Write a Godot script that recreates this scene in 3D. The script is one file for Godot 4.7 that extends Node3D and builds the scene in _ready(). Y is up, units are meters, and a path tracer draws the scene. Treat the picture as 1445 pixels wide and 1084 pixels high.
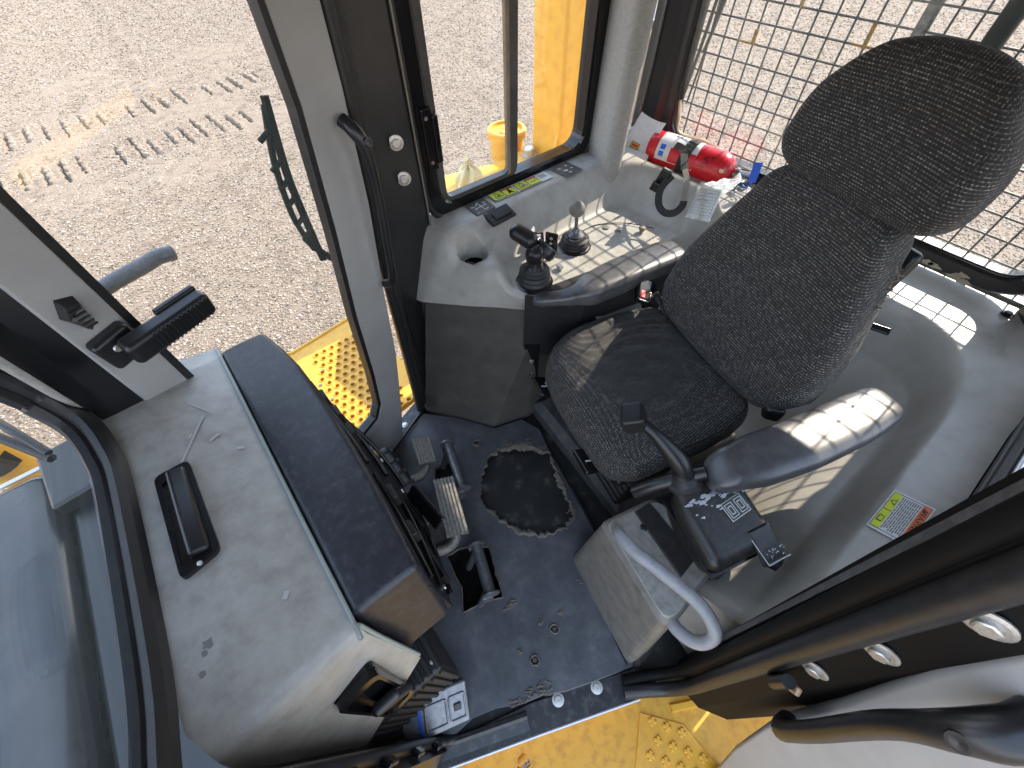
extends Node3D
# Operator's cab of a bulldozer seen from its open left door. X runs to the rear, Y up, Z to the left side; metres.

var used := {}
var rng := RandomNumberGenerator.new()
var M := {}

# ---------------------------------------------------------------- naming
func numbered(called: String) -> String:
	if not used.has(called):
		used[called] = 0
		return called
	used[called] += 1
	return "%s_%03d" % [called, used[called]]

func thing(called: String, label: String, category: String, at := Vector3.ZERO, group := "") -> Node3D:
	var o := Node3D.new()
	o.name = numbered(called)
	add_child(o)
	o.position = at
	o.set_meta("label", label)
	o.set_meta("category", category)
	if group != "":
		o.set_meta("group", group)
	return o

# ---------------------------------------------------------------- mesh builder (counter-clockwise outward)
class MB:
	var v := PackedVector3Array()
	var n := PackedVector3Array()
	var uv := PackedVector2Array()
	var T := Transform3D.IDENTITY
	func tri(a: Vector3, b: Vector3, c: Vector3, na: Vector3, nb: Vector3, nc: Vector3, ua := Vector2.ZERO, ub := Vector2.ZERO, uc := Vector2.ZERO) -> void:
		var B := T.basis
		if B.determinant() > 0:
			v.append(T * a); v.append(T * c); v.append(T * b)
			n.append((B * na).normalized()); n.append((B * nc).normalized()); n.append((B * nb).normalized())
			uv.append(ua); uv.append(uc); uv.append(ub)
		else: # mirrored
			v.append(T * a); v.append(T * b); v.append(T * c)
			n.append((B * na).normalized()); n.append((B * nb).normalized()); n.append((B * nc).normalized())
			uv.append(ua); uv.append(ub); uv.append(uc)
	func flat(a: Vector3, b: Vector3, c: Vector3) -> void:
		var m := (b - a).cross(c - a).normalized()
		tri(a, b, c, m, m, m)
	func quad(a: Vector3, b: Vector3, c: Vector3, d: Vector3) -> void:
		flat(a, b, c); flat(a, c, d)
	func uvquad(a: Vector3, b: Vector3, c: Vector3, d: Vector3) -> void: # a = top left of the print, then clockwise seen in print
		var m := (d - a).cross(b - a).normalized()
		tri(a, d, c, m, m, m, Vector2(0, 0), Vector2(0, 1), Vector2(1, 1))
		tri(a, c, b, m, m, m, Vector2(0, 0), Vector2(1, 1), Vector2(1, 0))
	# rounded box
	func rbox(c: Vector3, s: Vector3, r: float, basis := Basis.IDENTITY, seg := 1, warp = null) -> MB:
		var h := s * 0.5
		r = minf(r, minf(h.x, minf(h.y, h.z)) * 0.98)
		var keep := T
		T = T * Transform3D(basis, c)
		var ls := []
		for ax in 3:
			var l := []
			for k in seg + 1:
				var a := PI / 4 * k / seg
				l.append(-h[ax] + r * (1.0 - tan(PI / 4 - a)))
			var inner: float = h[ax] - r
			if warp != null:
				for k in range(1, 10):
					l.append(-inner + 2 * inner * k / 10.0)
			for k in range(seg, -1, -1):
				var a := PI / 4 * k / seg
				l.append(h[ax] - r * (1.0 - tan(PI / 4 - a)))
			ls.append(l)
		var inn := h - Vector3(r, r, r)
		for ax in 3:
			var b := (ax + 1) % 3
			var d := (ax + 2) % 3
			for sg in [-1.0, 1.0]:
				var rows := []
				for ub in ls[b]:
					var row := []
					for ud in ls[d]:
						var p := Vector3.ZERO
						p[ax] = sg * h[ax]; p[b] = ub; p[d] = ud
						var q := p.clamp(-inn, inn)
						var m := (p - q).normalized()
						var w := q + m * r
						if warp != null:
							w = warp.call(w)
						row.append([w, m])
					rows.append(row)
				if warp != null:
					for i in rows.size():
						for j in rows[0].size():
							var e1: Vector3 = rows[mini(i + 1, rows.size() - 1)][j][0] - rows[maxi(i - 1, 0)][j][0]
							var e2: Vector3 = rows[i][mini(j + 1, rows[0].size() - 1)][0] - rows[i][maxi(j - 1, 0)][0]
							var nn: Vector3 = e1.cross(e2) * sg
							if nn.length() > 1e-9 and i > 0 and j > 0 and i < rows.size() - 1 and j < rows[0].size() - 1:
								rows[i][j][1] = nn.normalized()
				for i in rows.size() - 1:
					for j in rows[0].size() - 1:
						var A = rows[i][j]; var Bq = rows[i + 1][j]; var Cq = rows[i + 1][j + 1]; var D = rows[i][j + 1]
						if sg > 0:
							tri(A[0], Bq[0], Cq[0], A[1], Bq[1], Cq[1]); tri(A[0], Cq[0], D[0], A[1], Cq[1], D[1])
						else:
							tri(A[0], Cq[0], Bq[0], A[1], Cq[1], Bq[1]); tri(A[0], D[0], Cq[0], A[1], D[1], Cq[1])
		T = keep
		return self
	# tube along a path
	func tube(path: Array, r, sides := 10, closed := false, caps := true, sq := 1.0) -> MB:
		var rings := []
		var up := Vector3.ZERO
		var cnt := path.size()
		for i in cnt:
			var a: Vector3 = path[(i - 1 + cnt) % cnt] if closed or i > 0 else path[0]
			var b: Vector3 = path[(i + 1) % cnt] if closed or i < cnt - 1 else path[cnt - 1]
			var t := (b - a).normalized()
			if up == Vector3.ZERO:
				up = t.cross(Vector3(0.31, 0.9, 0.17)).normalized()
			up = (up - t * up.dot(t)).normalized()
			var s := t.cross(up)
			var rr: float = r if not (r is Array) else r[i]
			var ring := []
			for k in sides:
				var g := TAU * k / sides
				var dir := up * cos(g) + s * sin(g) * sq
				ring.append([path[i] + dir * rr, dir])
			rings.append(ring)
		for i in (cnt if closed else cnt - 1):
			var A = rings[i]; var B = rings[(i + 1) % cnt]
			for k in sides:
				var l := (k + 1) % sides
				tri(A[k][0], A[l][0], B[l][0], A[k][1], A[l][1], B[l][1])
				tri(A[k][0], B[l][0], B[k][0], A[k][1], B[l][1], B[k][1])
		if caps and not closed:
			for e in 2:
				var R = rings[0] if e == 0 else rings[cnt - 1]
				var c: Vector3 = path[0] if e == 0 else path[cnt - 1]
				for k in sides:
					var l := (k + 1) % sides
					if e == 0: flat(c, R[l][0], R[k][0])
					else: flat(c, R[k][0], R[l][0])
		return self
	# lathe about local y: profile of (radius, height) from bottom to top
	func lathe(at: Vector3, prof: Array, sides := 20, basis := Basis.IDENTITY) -> MB:
		var keep := T
		T = T * Transform3D(basis, at)
		for i in prof.size() - 1:
			var p: Vector2 = prof[i]; var q: Vector2 = prof[i + 1]
			var m := Vector2(q.y - p.y, p.x - q.x).normalized()
			for k in sides:
				var g := TAU * k / sides
				var g2 := TAU * (k + 1) / sides
				var d1 := Vector3(cos(g), 0, sin(g)); var d2 := Vector3(cos(g2), 0, sin(g2))
				var n1 := d1 * m.x + Vector3.UP * m.y; var n2 := d2 * m.x + Vector3.UP * m.y
				var a := d1 * p.x + Vector3.UP * p.y; var b := d2 * p.x + Vector3.UP * p.y
				var c := d2 * q.x + Vector3.UP * q.y; var d := d1 * q.x + Vector3.UP * q.y
				tri(a, c, b, n1, n2, n2); tri(a, d, c, n1, n1, n2)
		T = keep
		return self
	# polygon in (x, z) with holes, between two heights
	func prism(poly: PackedVector2Array, y0: float, y1: float, holes := [], bev := 0.0, strip := 0.016) -> MB:
		if Geometry2D.is_polygon_clockwise(poly):
			poly.reverse()
		var loops := [poly]
		for h in holes:
			var hh: PackedVector2Array = h
			if not Geometry2D.is_polygon_clockwise(hh): hh.reverse()
			loops.append(hh)
		var whole := PackedVector2Array(poly)
		if bev > 0: whole = MB.inset(whole, bev)
		var bits := [whole]
		if holes.size() > 0: # cut into narrow strips so that no strip keeps a hole inside it
			bits = []
			var x0 := 1e9; var x1 := -1e9; var z0 := 1e9; var z1 := -1e9
			for p in whole:
				x0 = minf(x0, p.x); x1 = maxf(x1, p.x); z0 = minf(z0, p.y); z1 = maxf(z1, p.y)
			var n := int((x1 - x0) / strip) + 1
			for k in n:
				var a := x0 - 0.0001 + (x1 - x0 + 0.0002) * k / n; var b := x0 - 0.0001 + (x1 - x0 + 0.0002) * (k + 1) / n
				var cur: Array = Geometry2D.intersect_polygons(whole, PackedVector2Array([Vector2(a, z0 - 1), Vector2(b, z0 - 1), Vector2(b, z1 + 1), Vector2(a, z1 + 1)]))
				for li in range(1, loops.size()):
					var hx0 := 1e9; var hx1 := -1e9
					for p in loops[li]:
						hx0 = minf(hx0, p.x); hx1 = maxf(hx1, p.x)
					if hx1 < a or hx0 > b: continue
					var nxt := []
					for c in cur: nxt.append_array(Geometry2D.clip_polygons(c, loops[li]))
					cur = nxt
				bits.append_array(cur)
		for bit in bits:
			var idx := Geometry2D.triangulate_polygon(bit)
			for t in range(0, idx.size(), 3):
				var a: Vector2 = bit[idx[t]]; var b: Vector2 = bit[idx[t + 1]]; var c: Vector2 = bit[idx[t + 2]]
				if (b - a).cross(c - a) > 0:
					var sw := b; b = c; c = sw
				flat(Vector3(a.x, y1, a.y), Vector3(b.x, y1, b.y), Vector3(c.x, y1, c.y))
				flat(Vector3(a.x, y0, a.y), Vector3(c.x, y0, c.y), Vector3(b.x, y0, b.y))
		for li in loops.size():
			var L: PackedVector2Array = loops[li]
			var I := MB.inset(L, bev) if bev > 0 and li == 0 else L
			for i in L.size():
				var j := (i + 1) % L.size()
				var yt := y1 - (bev if li == 0 else 0.0)
				quad(Vector3(L[i].x, y0, L[i].y), Vector3(L[i].x, yt, L[i].y), Vector3(L[j].x, yt, L[j].y), Vector3(L[j].x, y0, L[j].y))
				if bev > 0 and li == 0:
					quad(Vector3(L[i].x, yt, L[i].y), Vector3(I[i].x, y1, I[i].y), Vector3(I[j].x, y1, I[j].y), Vector3(L[j].x, yt, L[j].y))
		return self
	static func inset(P: PackedVector2Array, d: float) -> PackedVector2Array:
		var o := PackedVector2Array()
		var s := -1.0 if Geometry2D.is_polygon_clockwise(P) else 1.0
		for i in P.size():
			var a := P[(i - 1 + P.size()) % P.size()]; var b := P[i]; var c := P[(i + 1) % P.size()]
			var e1 := (b - a).normalized(); var e2 := (c - b).normalized()
			var n1 := Vector2(-e1.y, e1.x) * s; var n2 := Vector2(-e2.y, e2.x) * s
			var m := (n1 + n2).normalized()
			o.append(b + m * d / maxf(0.4, m.dot(n1)))
		return o
	# smooth surface from f(u, v); normal side chosen so that it faces 'side'
	func grid(nu: int, nv: int, f: Callable, side: Vector3, thick := 0.0) -> MB:
		var P := []
		for i in nu + 1:
			var row := []
			for j in nv + 1:
				row.append(f.call(float(i) / nu, float(j) / nv))
			P.append(row)
		var N := []
		var sgn := 0.0
		for i in nu + 1:
			var row := []
			for j in nv + 1:
				var e1: Vector3 = P[mini(i + 1, nu)][j] - P[maxi(i - 1, 0)][j]
				var e2: Vector3 = P[i][mini(j + 1, nv)] - P[i][maxi(j - 1, 0)]
				var m := e1.cross(e2).normalized()
				sgn += m.dot(side)
				row.append(m)
			N.append(row)
		var fl := -1.0 if sgn < 0 else 1.0
		for layer in (2 if thick > 0 else 1):
			for i in nu:
				for j in nv:
					var q := []
					for c in [[i, j], [i + 1, j], [i + 1, j + 1], [i, j + 1]]:
						var m: Vector3 = N[c[0]][c[1]] * fl
						var p: Vector3 = P[c[0]][c[1]]
						if layer == 1:
							p -= m * thick
							m = -m
						q.append([p, m, Vector2(float(c[0]) / nu, float(c[1]) / nv)])
					if (fl > 0) == (layer == 0):
						tri(q[0][0], q[1][0], q[2][0], q[0][1], q[1][1], q[2][1], q[0][2], q[1][2], q[2][2])
						tri(q[0][0], q[2][0], q[3][0], q[0][1], q[2][1], q[3][1], q[0][2], q[2][2], q[3][2])
					else:
						tri(q[0][0], q[2][0], q[1][0], q[0][1], q[2][1], q[1][1], q[0][2], q[2][2], q[1][2])
						tri(q[0][0], q[3][0], q[2][0], q[0][1], q[3][1], q[2][1], q[0][2], q[3][2], q[2][2])
		if thick > 0:
			var edge := []
			for i in nu: edge.append([i, 0, i + 1, 0])
			for j in nv: edge.append([nu, j, nu, j + 1])
			for i in range(nu, 0, -1): edge.append([i, nv, i - 1, nv])
			for j in range(nv, 0, -1): edge.append([0, j, 0, j - 1])
			for e in edge:
				var a: Vector3 = P[e[0]][e[1]]; var b: Vector3 = P[e[2]][e[3]]
				var a2: Vector3 = a - N[e[0]][e[1]] * fl * thick; var b2: Vector3 = b - N[e[2]][e[3]] * fl * thick
				if fl > 0: quad(a, a2, b2, b)
				else: quad(a, b, b2, a2)
		return self
	# profile swept along a path; profile x goes along side = tangent x up, y along up
	func sweep(path: Array, up: Vector3, prof: Array, closed := false) -> MB:
		var rings := []
		var cnt := path.size()
		for i in cnt:
			var a: Vector3 = path[(i - 1 + cnt) % cnt] if closed or i > 0 else path[0]
			var b: Vector3 = path[(i + 1) % cnt] if closed or i < cnt - 1 else path[cnt - 1]
			var t := (b - a).normalized()
			var s := t.cross(up).normalized()
			var u := s.cross(t).normalized()
			var ring := []
			for p in prof: ring.append(path[i] + s * p.x + u * p.y)
			rings.append(ring)
		var m := prof.size()
		var area := 0.0
		for k in m: area += prof[k].cross(prof[(k + 1) % m])
		for i in (cnt if closed else cnt - 1):
			var A = rings[i]; var B = rings[(i + 1) % cnt]
			for k in m:
				var l := (k + 1) % m
				if area < 0: quad(A[k], A[l], B[l], B[k])
				else: quad(A[k], B[k], B[l], A[l])
		if not closed:
			for k in range(1, m - 1):
				if area < 0:
					flat(rings[0][0], rings[0][k + 1], rings[0][k]); flat(rings[cnt - 1][0], rings[cnt - 1][k], rings[cnt - 1][k + 1])
				else:
					flat(rings[0][0], rings[0][k], rings[0][k + 1]); flat(rings[cnt - 1][0], rings[cnt - 1][k + 1], rings[cnt - 1][k])
		return self
	# solid between rings of equal point count, flat faces, capped
	func loft(rings: Array) -> MB:
		var start := v.size()
		for i in rings.size() - 1:
			var A = rings[i]; var B = rings[i + 1]
			for k in A.size():
				var l: int = (k + 1) % A.size()
				quad(A[k], A[l], B[l], B[k])
		for e in 2:
			var R = rings[0] if e == 0 else rings[rings.size() - 1]
			for k in range(1, R.size() - 1):
				if e == 0: flat(R[0], R[k + 1], R[k])
				else: flat(R[0], R[k], R[k + 1])
		var vol := 0.0
		for i in range(start, v.size(), 3):
			vol += v[i].dot(v[i + 2].cross(v[i + 1]))
		if vol < 0:
			for i in range(start, v.size(), 3):
				var sw := v[i + 1]; v[i + 1] = v[i + 2]; v[i + 2] = sw
				for k in 3: n[i + k] = -n[i + k]
		return self
	func mesh() -> ArrayMesh:
		var a := []
		a.resize(Mesh.ARRAY_MAX)
		a[Mesh.ARRAY_VERTEX] = v; a[Mesh.ARRAY_NORMAL] = n; a[Mesh.ARRAY_TEX_UV] = uv
		var m := ArrayMesh.new()
		m.add_surface_from_arrays(Mesh.PRIMITIVE_TRIANGLES, a)
		return m

func obj(called: String, mb: MB, material, parent: Node = self) -> MeshInstance3D:
	var o := MeshInstance3D.new()
	o.name = numbered(called) if parent == self else called
	o.mesh = mb.mesh()
	o.material_override = M[material] if material is String else material
	parent.add_child(o, true)
	return o

func struct(called: String, mb: MB, material) -> MeshInstance3D:
	var o := obj(called, mb, material)
	o.set_meta("kind", "structure")
	return o

func tag(o: Node, label: String, category: String, group := "") -> Node:
	o.set_meta("label", label); o.set_meta("category", category)
	if group != "": o.set_meta("group", group)
	return o

func piece(parent: Node3D, src: MeshInstance3D, called: String, at: Transform3D) -> MeshInstance3D:
	var o := MeshInstance3D.new()
	o.name = called
	o.mesh = src.mesh
	o.material_override = src.material_override
	o.transform = at
	parent.add_child(o, true)
	return o

func V(x: float, y: float, z: float) -> Vector3: return Vector3(x, y, z)
func P2(a: Array) -> PackedVector2Array:
	var o := PackedVector2Array()
	for i in range(0, a.size(), 2): o.append(Vector2(a[i], a[i + 1]))
	return o
func frame_of(x: Vector3, y: Vector3) -> Basis: # x along, y about up
	var xx := x.normalized()
	var zz := xx.cross(y).normalized()
	return Basis(xx, zz.cross(xx), zz)
func up_to(y: Vector3) -> Basis: # basis whose y is the given direction
	var yy := y.normalized()
	var xx := yy.cross(Vector3(0.3, 0.2, 0.93)).normalized()
	return Basis(xx, yy, xx.cross(yy))
func smooth(pts: Array, k := 5, closed := false) -> Array: # Catmull-Rom
	var o := []
	var n := pts.size()
	for i in (n if closed else n - 1):
		var p0: Vector3 = pts[(i - 1 + n) % n] if closed or i > 0 else pts[0]
		var p3: Vector3 = pts[(i + 2) % n] if closed or i < n - 2 else pts[n - 1]
		for j in k:
			o.append((pts[i] as Vector3).cubic_interpolate(pts[(i + 1) % n], p0, p3, float(j) / k))
	if not closed: o.append(pts[n - 1])
	return o
func rounded(pts: Array, r: float, seg := 4) -> Array: # closed polygon of Vector3 with rounded corners
	var o := []
	var n := pts.size()
	for i in n:
		var p: Vector3 = pts[i]
		var a := (pts[(i - 1 + n) % n] as Vector3) - p
		var b := (pts[(i + 1) % n] as Vector3) - p
		var A := p + a.normalized() * minf(r, a.length() * 0.49)
		var B := p + b.normalized() * minf(r, b.length() * 0.49)
		for k in seg + 1:
			var t := float(k) / seg
			o.append(A.lerp(p, t).lerp(p.lerp(B, t), t))
	return o
func sstep(a: float, b: float, x: float) -> float: return smoothstep(a, b, x)
func hash1(i: int) -> float:
	var x := sin(i * 127.1 + 11.7) * 43758.5453
	return x - floorf(x)

# ---------------------------------------------------------------- materials
func lin(r: float, g: float, b: float) -> Color: return Color(r, g, b).linear_to_srgb()

func noise(seed_: int, freq: float, oct := 4, warp := 0.0) -> FastNoiseLite:
	var f := FastNoiseLite.new()
	f.seed = seed_; f.frequency = freq; f.fractal_octaves = oct
	f.noise_type = FastNoiseLite.TYPE_SIMPLEX_SMOOTH
	if warp > 0:
		f.domain_warp_enabled = true; f.domain_warp_amplitude = warp; f.domain_warp_frequency = freq * 2
	return f

func ramp(stops: Array) -> Gradient:
	var g := Gradient.new()
	var o := PackedFloat32Array(); var c := PackedColorArray()
	for s in stops: o.append(s[0]); c.append(s[1])
	g.offsets = o; g.colors = c
	return g

func ntex(f: FastNoiseLite, g: Gradient = null, size := 512) -> NoiseTexture2D:
	var t := NoiseTexture2D.new()
	t.width = size; t.height = size; t.seamless = true; t.noise = f
	if g: t.color_ramp = g
	return t

func surf(called: String, c, rough: float, metal := 0.0, tile := 0.5, bump: Texture2D = null, bs := 0.1) -> StandardMaterial3D:
	var m := StandardMaterial3D.new()
	if c is Color: m.albedo_color = c
	else:
		m.albedo_texture = c
	m.roughness = rough; m.metallic = metal
	m.metallic_specular = 0.5
	m.uv1_triplanar = true
	m.uv1_scale = Vector3.ONE / tile
	if bump:
		m.heightmap_enabled = true; m.heightmap_texture = bump; m.heightmap_scale = bs
	M[called] = m
	return m

func two(seed_: int, freq: float, a: Color, b: Color, c: Color, oct := 5) -> NoiseTexture2D:
	var f := noise(seed_, freq, 6, 18.0)
	f.fractal_gain = 0.68
	return ntex(f, ramp([[0.0, a], [0.28, a.lerp(b, 0.6)], [0.5, b], [0.72, b.lerp(c, 0.4)], [1.0, c]]))

func fabric_image() -> Array:
	var n := 256
	var im := Image.create(n, n, false, Image.FORMAT_RGB8)
	var bu := Image.create(n, n, false, Image.FORMAT_RGB8)
	var r := RandomNumberGenerator.new(); r.seed = 5
	var cells := 16
	var s := n / cells
	var amp := []
	for i in cells * cells: amp.append(r.randf())
	for y in n:
		for x in n:
			var row := y / s
			var xs := (x + (row % 2) * s / 2) % n
			var cx := xs / s
			var fx := float(xs % s) / s - 0.5
			var fy := float(y % s) / s - 0.5
			var d := Vector2(fx * 1.15 + fy * 0.35, fy * 2.3).length()
			var bob := clampf(1.0 - d * 1.9, 0.0, 1.0)
			var a: float = amp[row * cells + cx]
			var thread := 0.5 + 0.5 * sin((x + y * 0.5) * TAU / 8.0)
			var base := lin(0.016, 0.0152, 0.015).lerp(lin(0.028, 0.0268, 0.026), thread)
			var fleck := lin(0.40, 0.38, 0.345).lerp(lin(0.13, 0.123, 0.115), 1.0 - a)
			im.set_pixel(x, y, base.lerp(fleck, clampf(bob * 2.2, 0, 1) * (0.35 + 0.65 * a)))
			var hgt := 0.25 + 0.7 * bob
			bu.set_pixel(x, y, Color(hgt, hgt, hgt))
	return [ImageTexture.create_from_image(im), ImageTexture.create_from_image(bu)]

func make_materials() -> void:
	var grain := ntex(noise(3, 0.09, 3))
	var leather := ntex(noise(4, 0.045, 4))
	var fine := ntex(noise(8, 0.2, 2))
	var shell := surf("shell", two(11, 0.012, lin(0.27, 0.255, 0.225), lin(0.37, 0.355, 0.32), lin(0.44, 0.425, 0.39)), 0.42, 0, 0.45, grain, 0.03)
	shell.metallic_specular = 0.45
	surf("dash_shell", two(12, 0.009, lin(0.23, 0.215, 0.188), lin(0.34, 0.323, 0.29), lin(0.42, 0.402, 0.368)), 0.4, 0, 0.3, grain, 0.03)
	surf("liner", two(13, 0.01, lin(0.30, 0.283, 0.245), lin(0.40, 0.382, 0.343), lin(0.46, 0.445, 0.41)), 0.36, 0, 0.8, grain, 0.02)
	surf("door_trim", two(14, 0.008, lin(0.30, 0.295, 0.285), lin(0.35, 0.345, 0.335), lin(0.39, 0.385, 0.375)), 0.38, 0, 0.9, fine, 0.01)
	surf("trim_fabric", two(15, 0.03, lin(0.22, 0.21, 0.19), lin(0.30, 0.285, 0.26), lin(0.37, 0.36, 0.33)), 0.85, 0, 0.25, fine, 0.05)
	surf("lip", lin(0.27, 0.30, 0.275), 0.5)
	surf("pad", two(16, 0.014, lin(0.012, 0.0125, 0.016), lin(0.018, 0.0188, 0.024), lin(0.05, 0.05, 0.055)), 0.42, 0, 0.22, leather, 0.03)
	surf("black", two(17, 0.01, lin(0.008, 0.008, 0.009), lin(0.013, 0.013, 0.014), lin(0.02, 0.02, 0.021)), 0.34, 0, 0.4, fine, 0.01)
	surf("dull_black", lin(0.007, 0.0068, 0.0065), 0.6).metallic_specular = 0.25
	surf("gloss_black", lin(0.007, 0.007, 0.008), 0.16)
	surf("rubber", two(18, 0.02, lin(0.010, 0.010, 0.010), lin(0.017, 0.016, 0.016), lin(0.035, 0.033, 0.03)), 0.55, 0, 0.3, fine, 0.02)
	surf("seal", two(19, 0.02, lin(0.010, 0.010, 0.011), lin(0.016, 0.016, 0.017), lin(0.03, 0.028, 0.025)), 0.4, 0, 0.3, fine, 0.01)
	surf("boxpanel", two(20, 0.008, lin(0.045, 0.042, 0.036), lin(0.066, 0.062, 0.053), lin(0.10, 0.095, 0.082)), 0.6, 0, 0.5, leather, 0.04)
	surf("mat_rubber", two(21, 0.008, lin(0.045, 0.047, 0.054), lin(0.072, 0.074, 0.082), lin(0.125, 0.125, 0.13)), 0.52, 0, 0.6, leather, 0.05)
	surf("base_rubber", two(24, 0.01, lin(0.03, 0.03, 0.033), lin(0.06, 0.06, 0.062), lin(0.12, 0.115, 0.105)), 0.6, 0, 0.4, leather, 0.03)
	surf("steel_floor", ntex(noise(22, 0.006, 6, 10.0), ramp([[0.0, lin(0.010, 0.010, 0.010)], [0.60, lin(0.017, 0.0165, 0.016)], [0.78, lin(0.04, 0.038, 0.036)], [0.92, lin(0.085, 0.082, 0.078)], [1.0, lin(0.13, 0.125, 0.118)]])), 0.55, 0, 0.35, fine, 0.03)
	surf("frayed", two(23, 0.05, lin(0.06, 0.05, 0.04), lin(0.16, 0.135, 0.11), lin(0.34, 0.30, 0.26)), 0.95, 0, 0.12, grain, 0.2)
	surf("sill_steel", two(25, 0.02, lin(0.010, 0.010, 0.011), lin(0.018, 0.018, 0.02), lin(0.10, 0.095, 0.09)), 0.4, 0.1, 0.4, fine, 0.02)
	surf("pedal_steel", two(26, 0.02, lin(0.12, 0.112, 0.098), lin(0.25, 0.235, 0.205), lin(0.40, 0.38, 0.34)), 0.5, 0.25, 0.15, grain, 0.05)
	surf("bar_steel", two(27, 0.02, lin(0.07, 0.07, 0.075), lin(0.15, 0.15, 0.157), lin(0.27, 0.265, 0.26)), 0.36, 0.5, 0.2, fine, 0.02)
	surf("zinc", two(28, 0.03, lin(0.35, 0.34, 0.31), lin(0.55, 0.53, 0.49), lin(0.68, 0.66, 0.62)), 0.35, 0.75, 0.08, fine, 0.03)
	surf("wire", two(29, 0.012, lin(0.05, 0.05, 0.056), lin(0.09, 0.09, 0.098), lin(0.16, 0.155, 0.145)), 0.4, 0.4, 0.3)
	surf("wire_worn", two(30, 0.03, lin(0.06, 0.05, 0.03), lin(0.30, 0.17, 0.03), lin(0.45, 0.27, 0.04)), 0.5, 0, 0.2)
	surf("yellow", two(31, 0.012, lin(0.60, 0.30, 0.025), lin(0.72, 0.375, 0.028), lin(0.76, 0.42, 0.05)), 0.38, 0, 0.6, fine, 0.01)
	surf("yellow_worn", two(32, 0.016, lin(0.46, 0.22, 0.025), lin(0.66, 0.34, 0.03), lin(0.72, 0.38, 0.045)), 0.5, 0, 0.35, fine, 0.03)
	surf("hood", two(33, 0.008, lin(0.020, 0.021, 0.024), lin(0.030, 0.031, 0.035), lin(0.07, 0.068, 0.064)), 0.2, 0, 0.9)
	surf("red", two(34, 0.012, lin(0.42, 0.008, 0.014), lin(0.52, 0.012, 0.022), lin(0.56, 0.03, 0.04)), 0.25, 0, 0.3)
	surf("red_plain", lin(0.5, 0.012, 0.018), 0.35)
	surf("blue_plain", lin(0.02, 0.11, 0.62), 0.4)
	surf("paper", two(35, 0.02, lin(0.52, 0.51, 0.50), lin(0.64, 0.635, 0.63), lin(0.72, 0.72, 0.72)), 0.8, 0, 0.2)
	surf("webbing", two(36, 0.06, lin(0.012, 0.012, 0.012), lin(0.02, 0.02, 0.02), lin(0.05, 0.048, 0.044)), 0.75, 0, 0.08, fine, 0.05)
	surf("webbing_dusty", two(37, 0.06, lin(0.10, 0.09, 0.075), lin(0.22, 0.20, 0.165), lin(0.36, 0.34, 0.30)), 0.9, 0, 0.08, fine, 0.05)
	surf("gray_knob", two(38, 0.05, lin(0.10, 0.095, 0.08), lin(0.16, 0.15, 0.125), lin(0.22, 0.205, 0.175)), 0.6, 0, 0.06, grain, 0.03)
	surf("rail_gray", two(39, 0.014, lin(0.19, 0.19, 0.195), lin(0.25, 0.25, 0.255), lin(0.31, 0.305, 0.30)), 0.4, 0, 0.2, fine, 0.02)
	surf("housing", two(40, 0.022, lin(0.010, 0.009, 0.009), lin(0.018, 0.016, 0.014), lin(0.07, 0.055, 0.042)), 0.4, 0, 0.25, leather, 0.03)
	surf("bare_metal", two(41, 0.05, lin(0.3, 0.3, 0.32), lin(0.55, 0.55, 0.58), lin(0.7, 0.7, 0.72)), 0.35, 0.6, 0.08)
	surf("pedestal", two(42, 0.012, lin(0.10, 0.092, 0.08), lin(0.165, 0.155, 0.135), lin(0.24, 0.225, 0.20)), 0.45, 0, 0.35, grain, 0.03)
	surf("cream", lin(0.62, 0.52, 0.34), 0.5)
	surf("silver_plastic", two(43, 0.02, lin(0.10, 0.105, 0.12), lin(0.20, 0.205, 0.22), lin(0.32, 0.32, 0.33)), 0.3, 0.3, 0.2)
	surf("white_mark", lin(0.6, 0.6, 0.6), 0.6)
	surf("tan_panel", two(44, 0.01, lin(0.16, 0.12, 0.08), lin(0.24, 0.18, 0.12), lin(0.30, 0.24, 0.17)), 0.5, 0, 0.5)
	surf("plastic_bag", two(48, 0.03, lin(0.40, 0.33, 0.17), lin(0.58, 0.47, 0.22), lin(0.66, 0.58, 0.36)), 0.25, 0, 0.12)
	surf("weed", lin(0.10, 0.13, 0.035), 0.8)
	surf("orange_mark", lin(0.65, 0.22, 0.02), 0.6)
	surf("weed_yellow", lin(0.55, 0.60, 0.03), 0.5)
	surf("red_band", lin(0.42, 0.05, 0.025), 0.5)
	surf("orange_band", lin(0.72, 0.17, 0.05), 0.5)
	surf("rail_gray_dark", two(53, 0.02, lin(0.07, 0.07, 0.075), lin(0.12, 0.12, 0.125), lin(0.2, 0.195, 0.19)), 0.5, 0, 0.1, fine, 0.03)
	surf("gray_frame", two(54, 0.01, lin(0.05, 0.047, 0.043), lin(0.075, 0.07, 0.065), lin(0.10, 0.095, 0.09)), 0.35, 0.2, 0.5)
	surf("zinc_dull", lin(0.22, 0.2, 0.17), 0.45, 0.5)
	surf("scratch", lin(0.42, 0.41, 0.39), 0.6)
	surf("scuff", lin(0.17, 0.16, 0.15), 0.6)
	surf("cream_dusty", lin(0.36, 0.32, 0.23), 0.8)
	surf("tan_dark", lin(0.07, 0.055, 0.042), 0.6)
	var gb := surf("grip_black", lin(0.014, 0.014, 0.015), 0.32)
	gb.metallic_specular = 0.45
	surf("pedestal_top_brightened", two(55, 0.015, lin(0.16, 0.15, 0.13), lin(0.25, 0.238, 0.212), lin(0.33, 0.315, 0.285)), 0.42, 0, 0.25, grain, 0.03)  # paler pedestal grey: brightness of the top face put into the colour
	surf("plate_dark", lin(0.05, 0.048, 0.045), 0.45)
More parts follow.
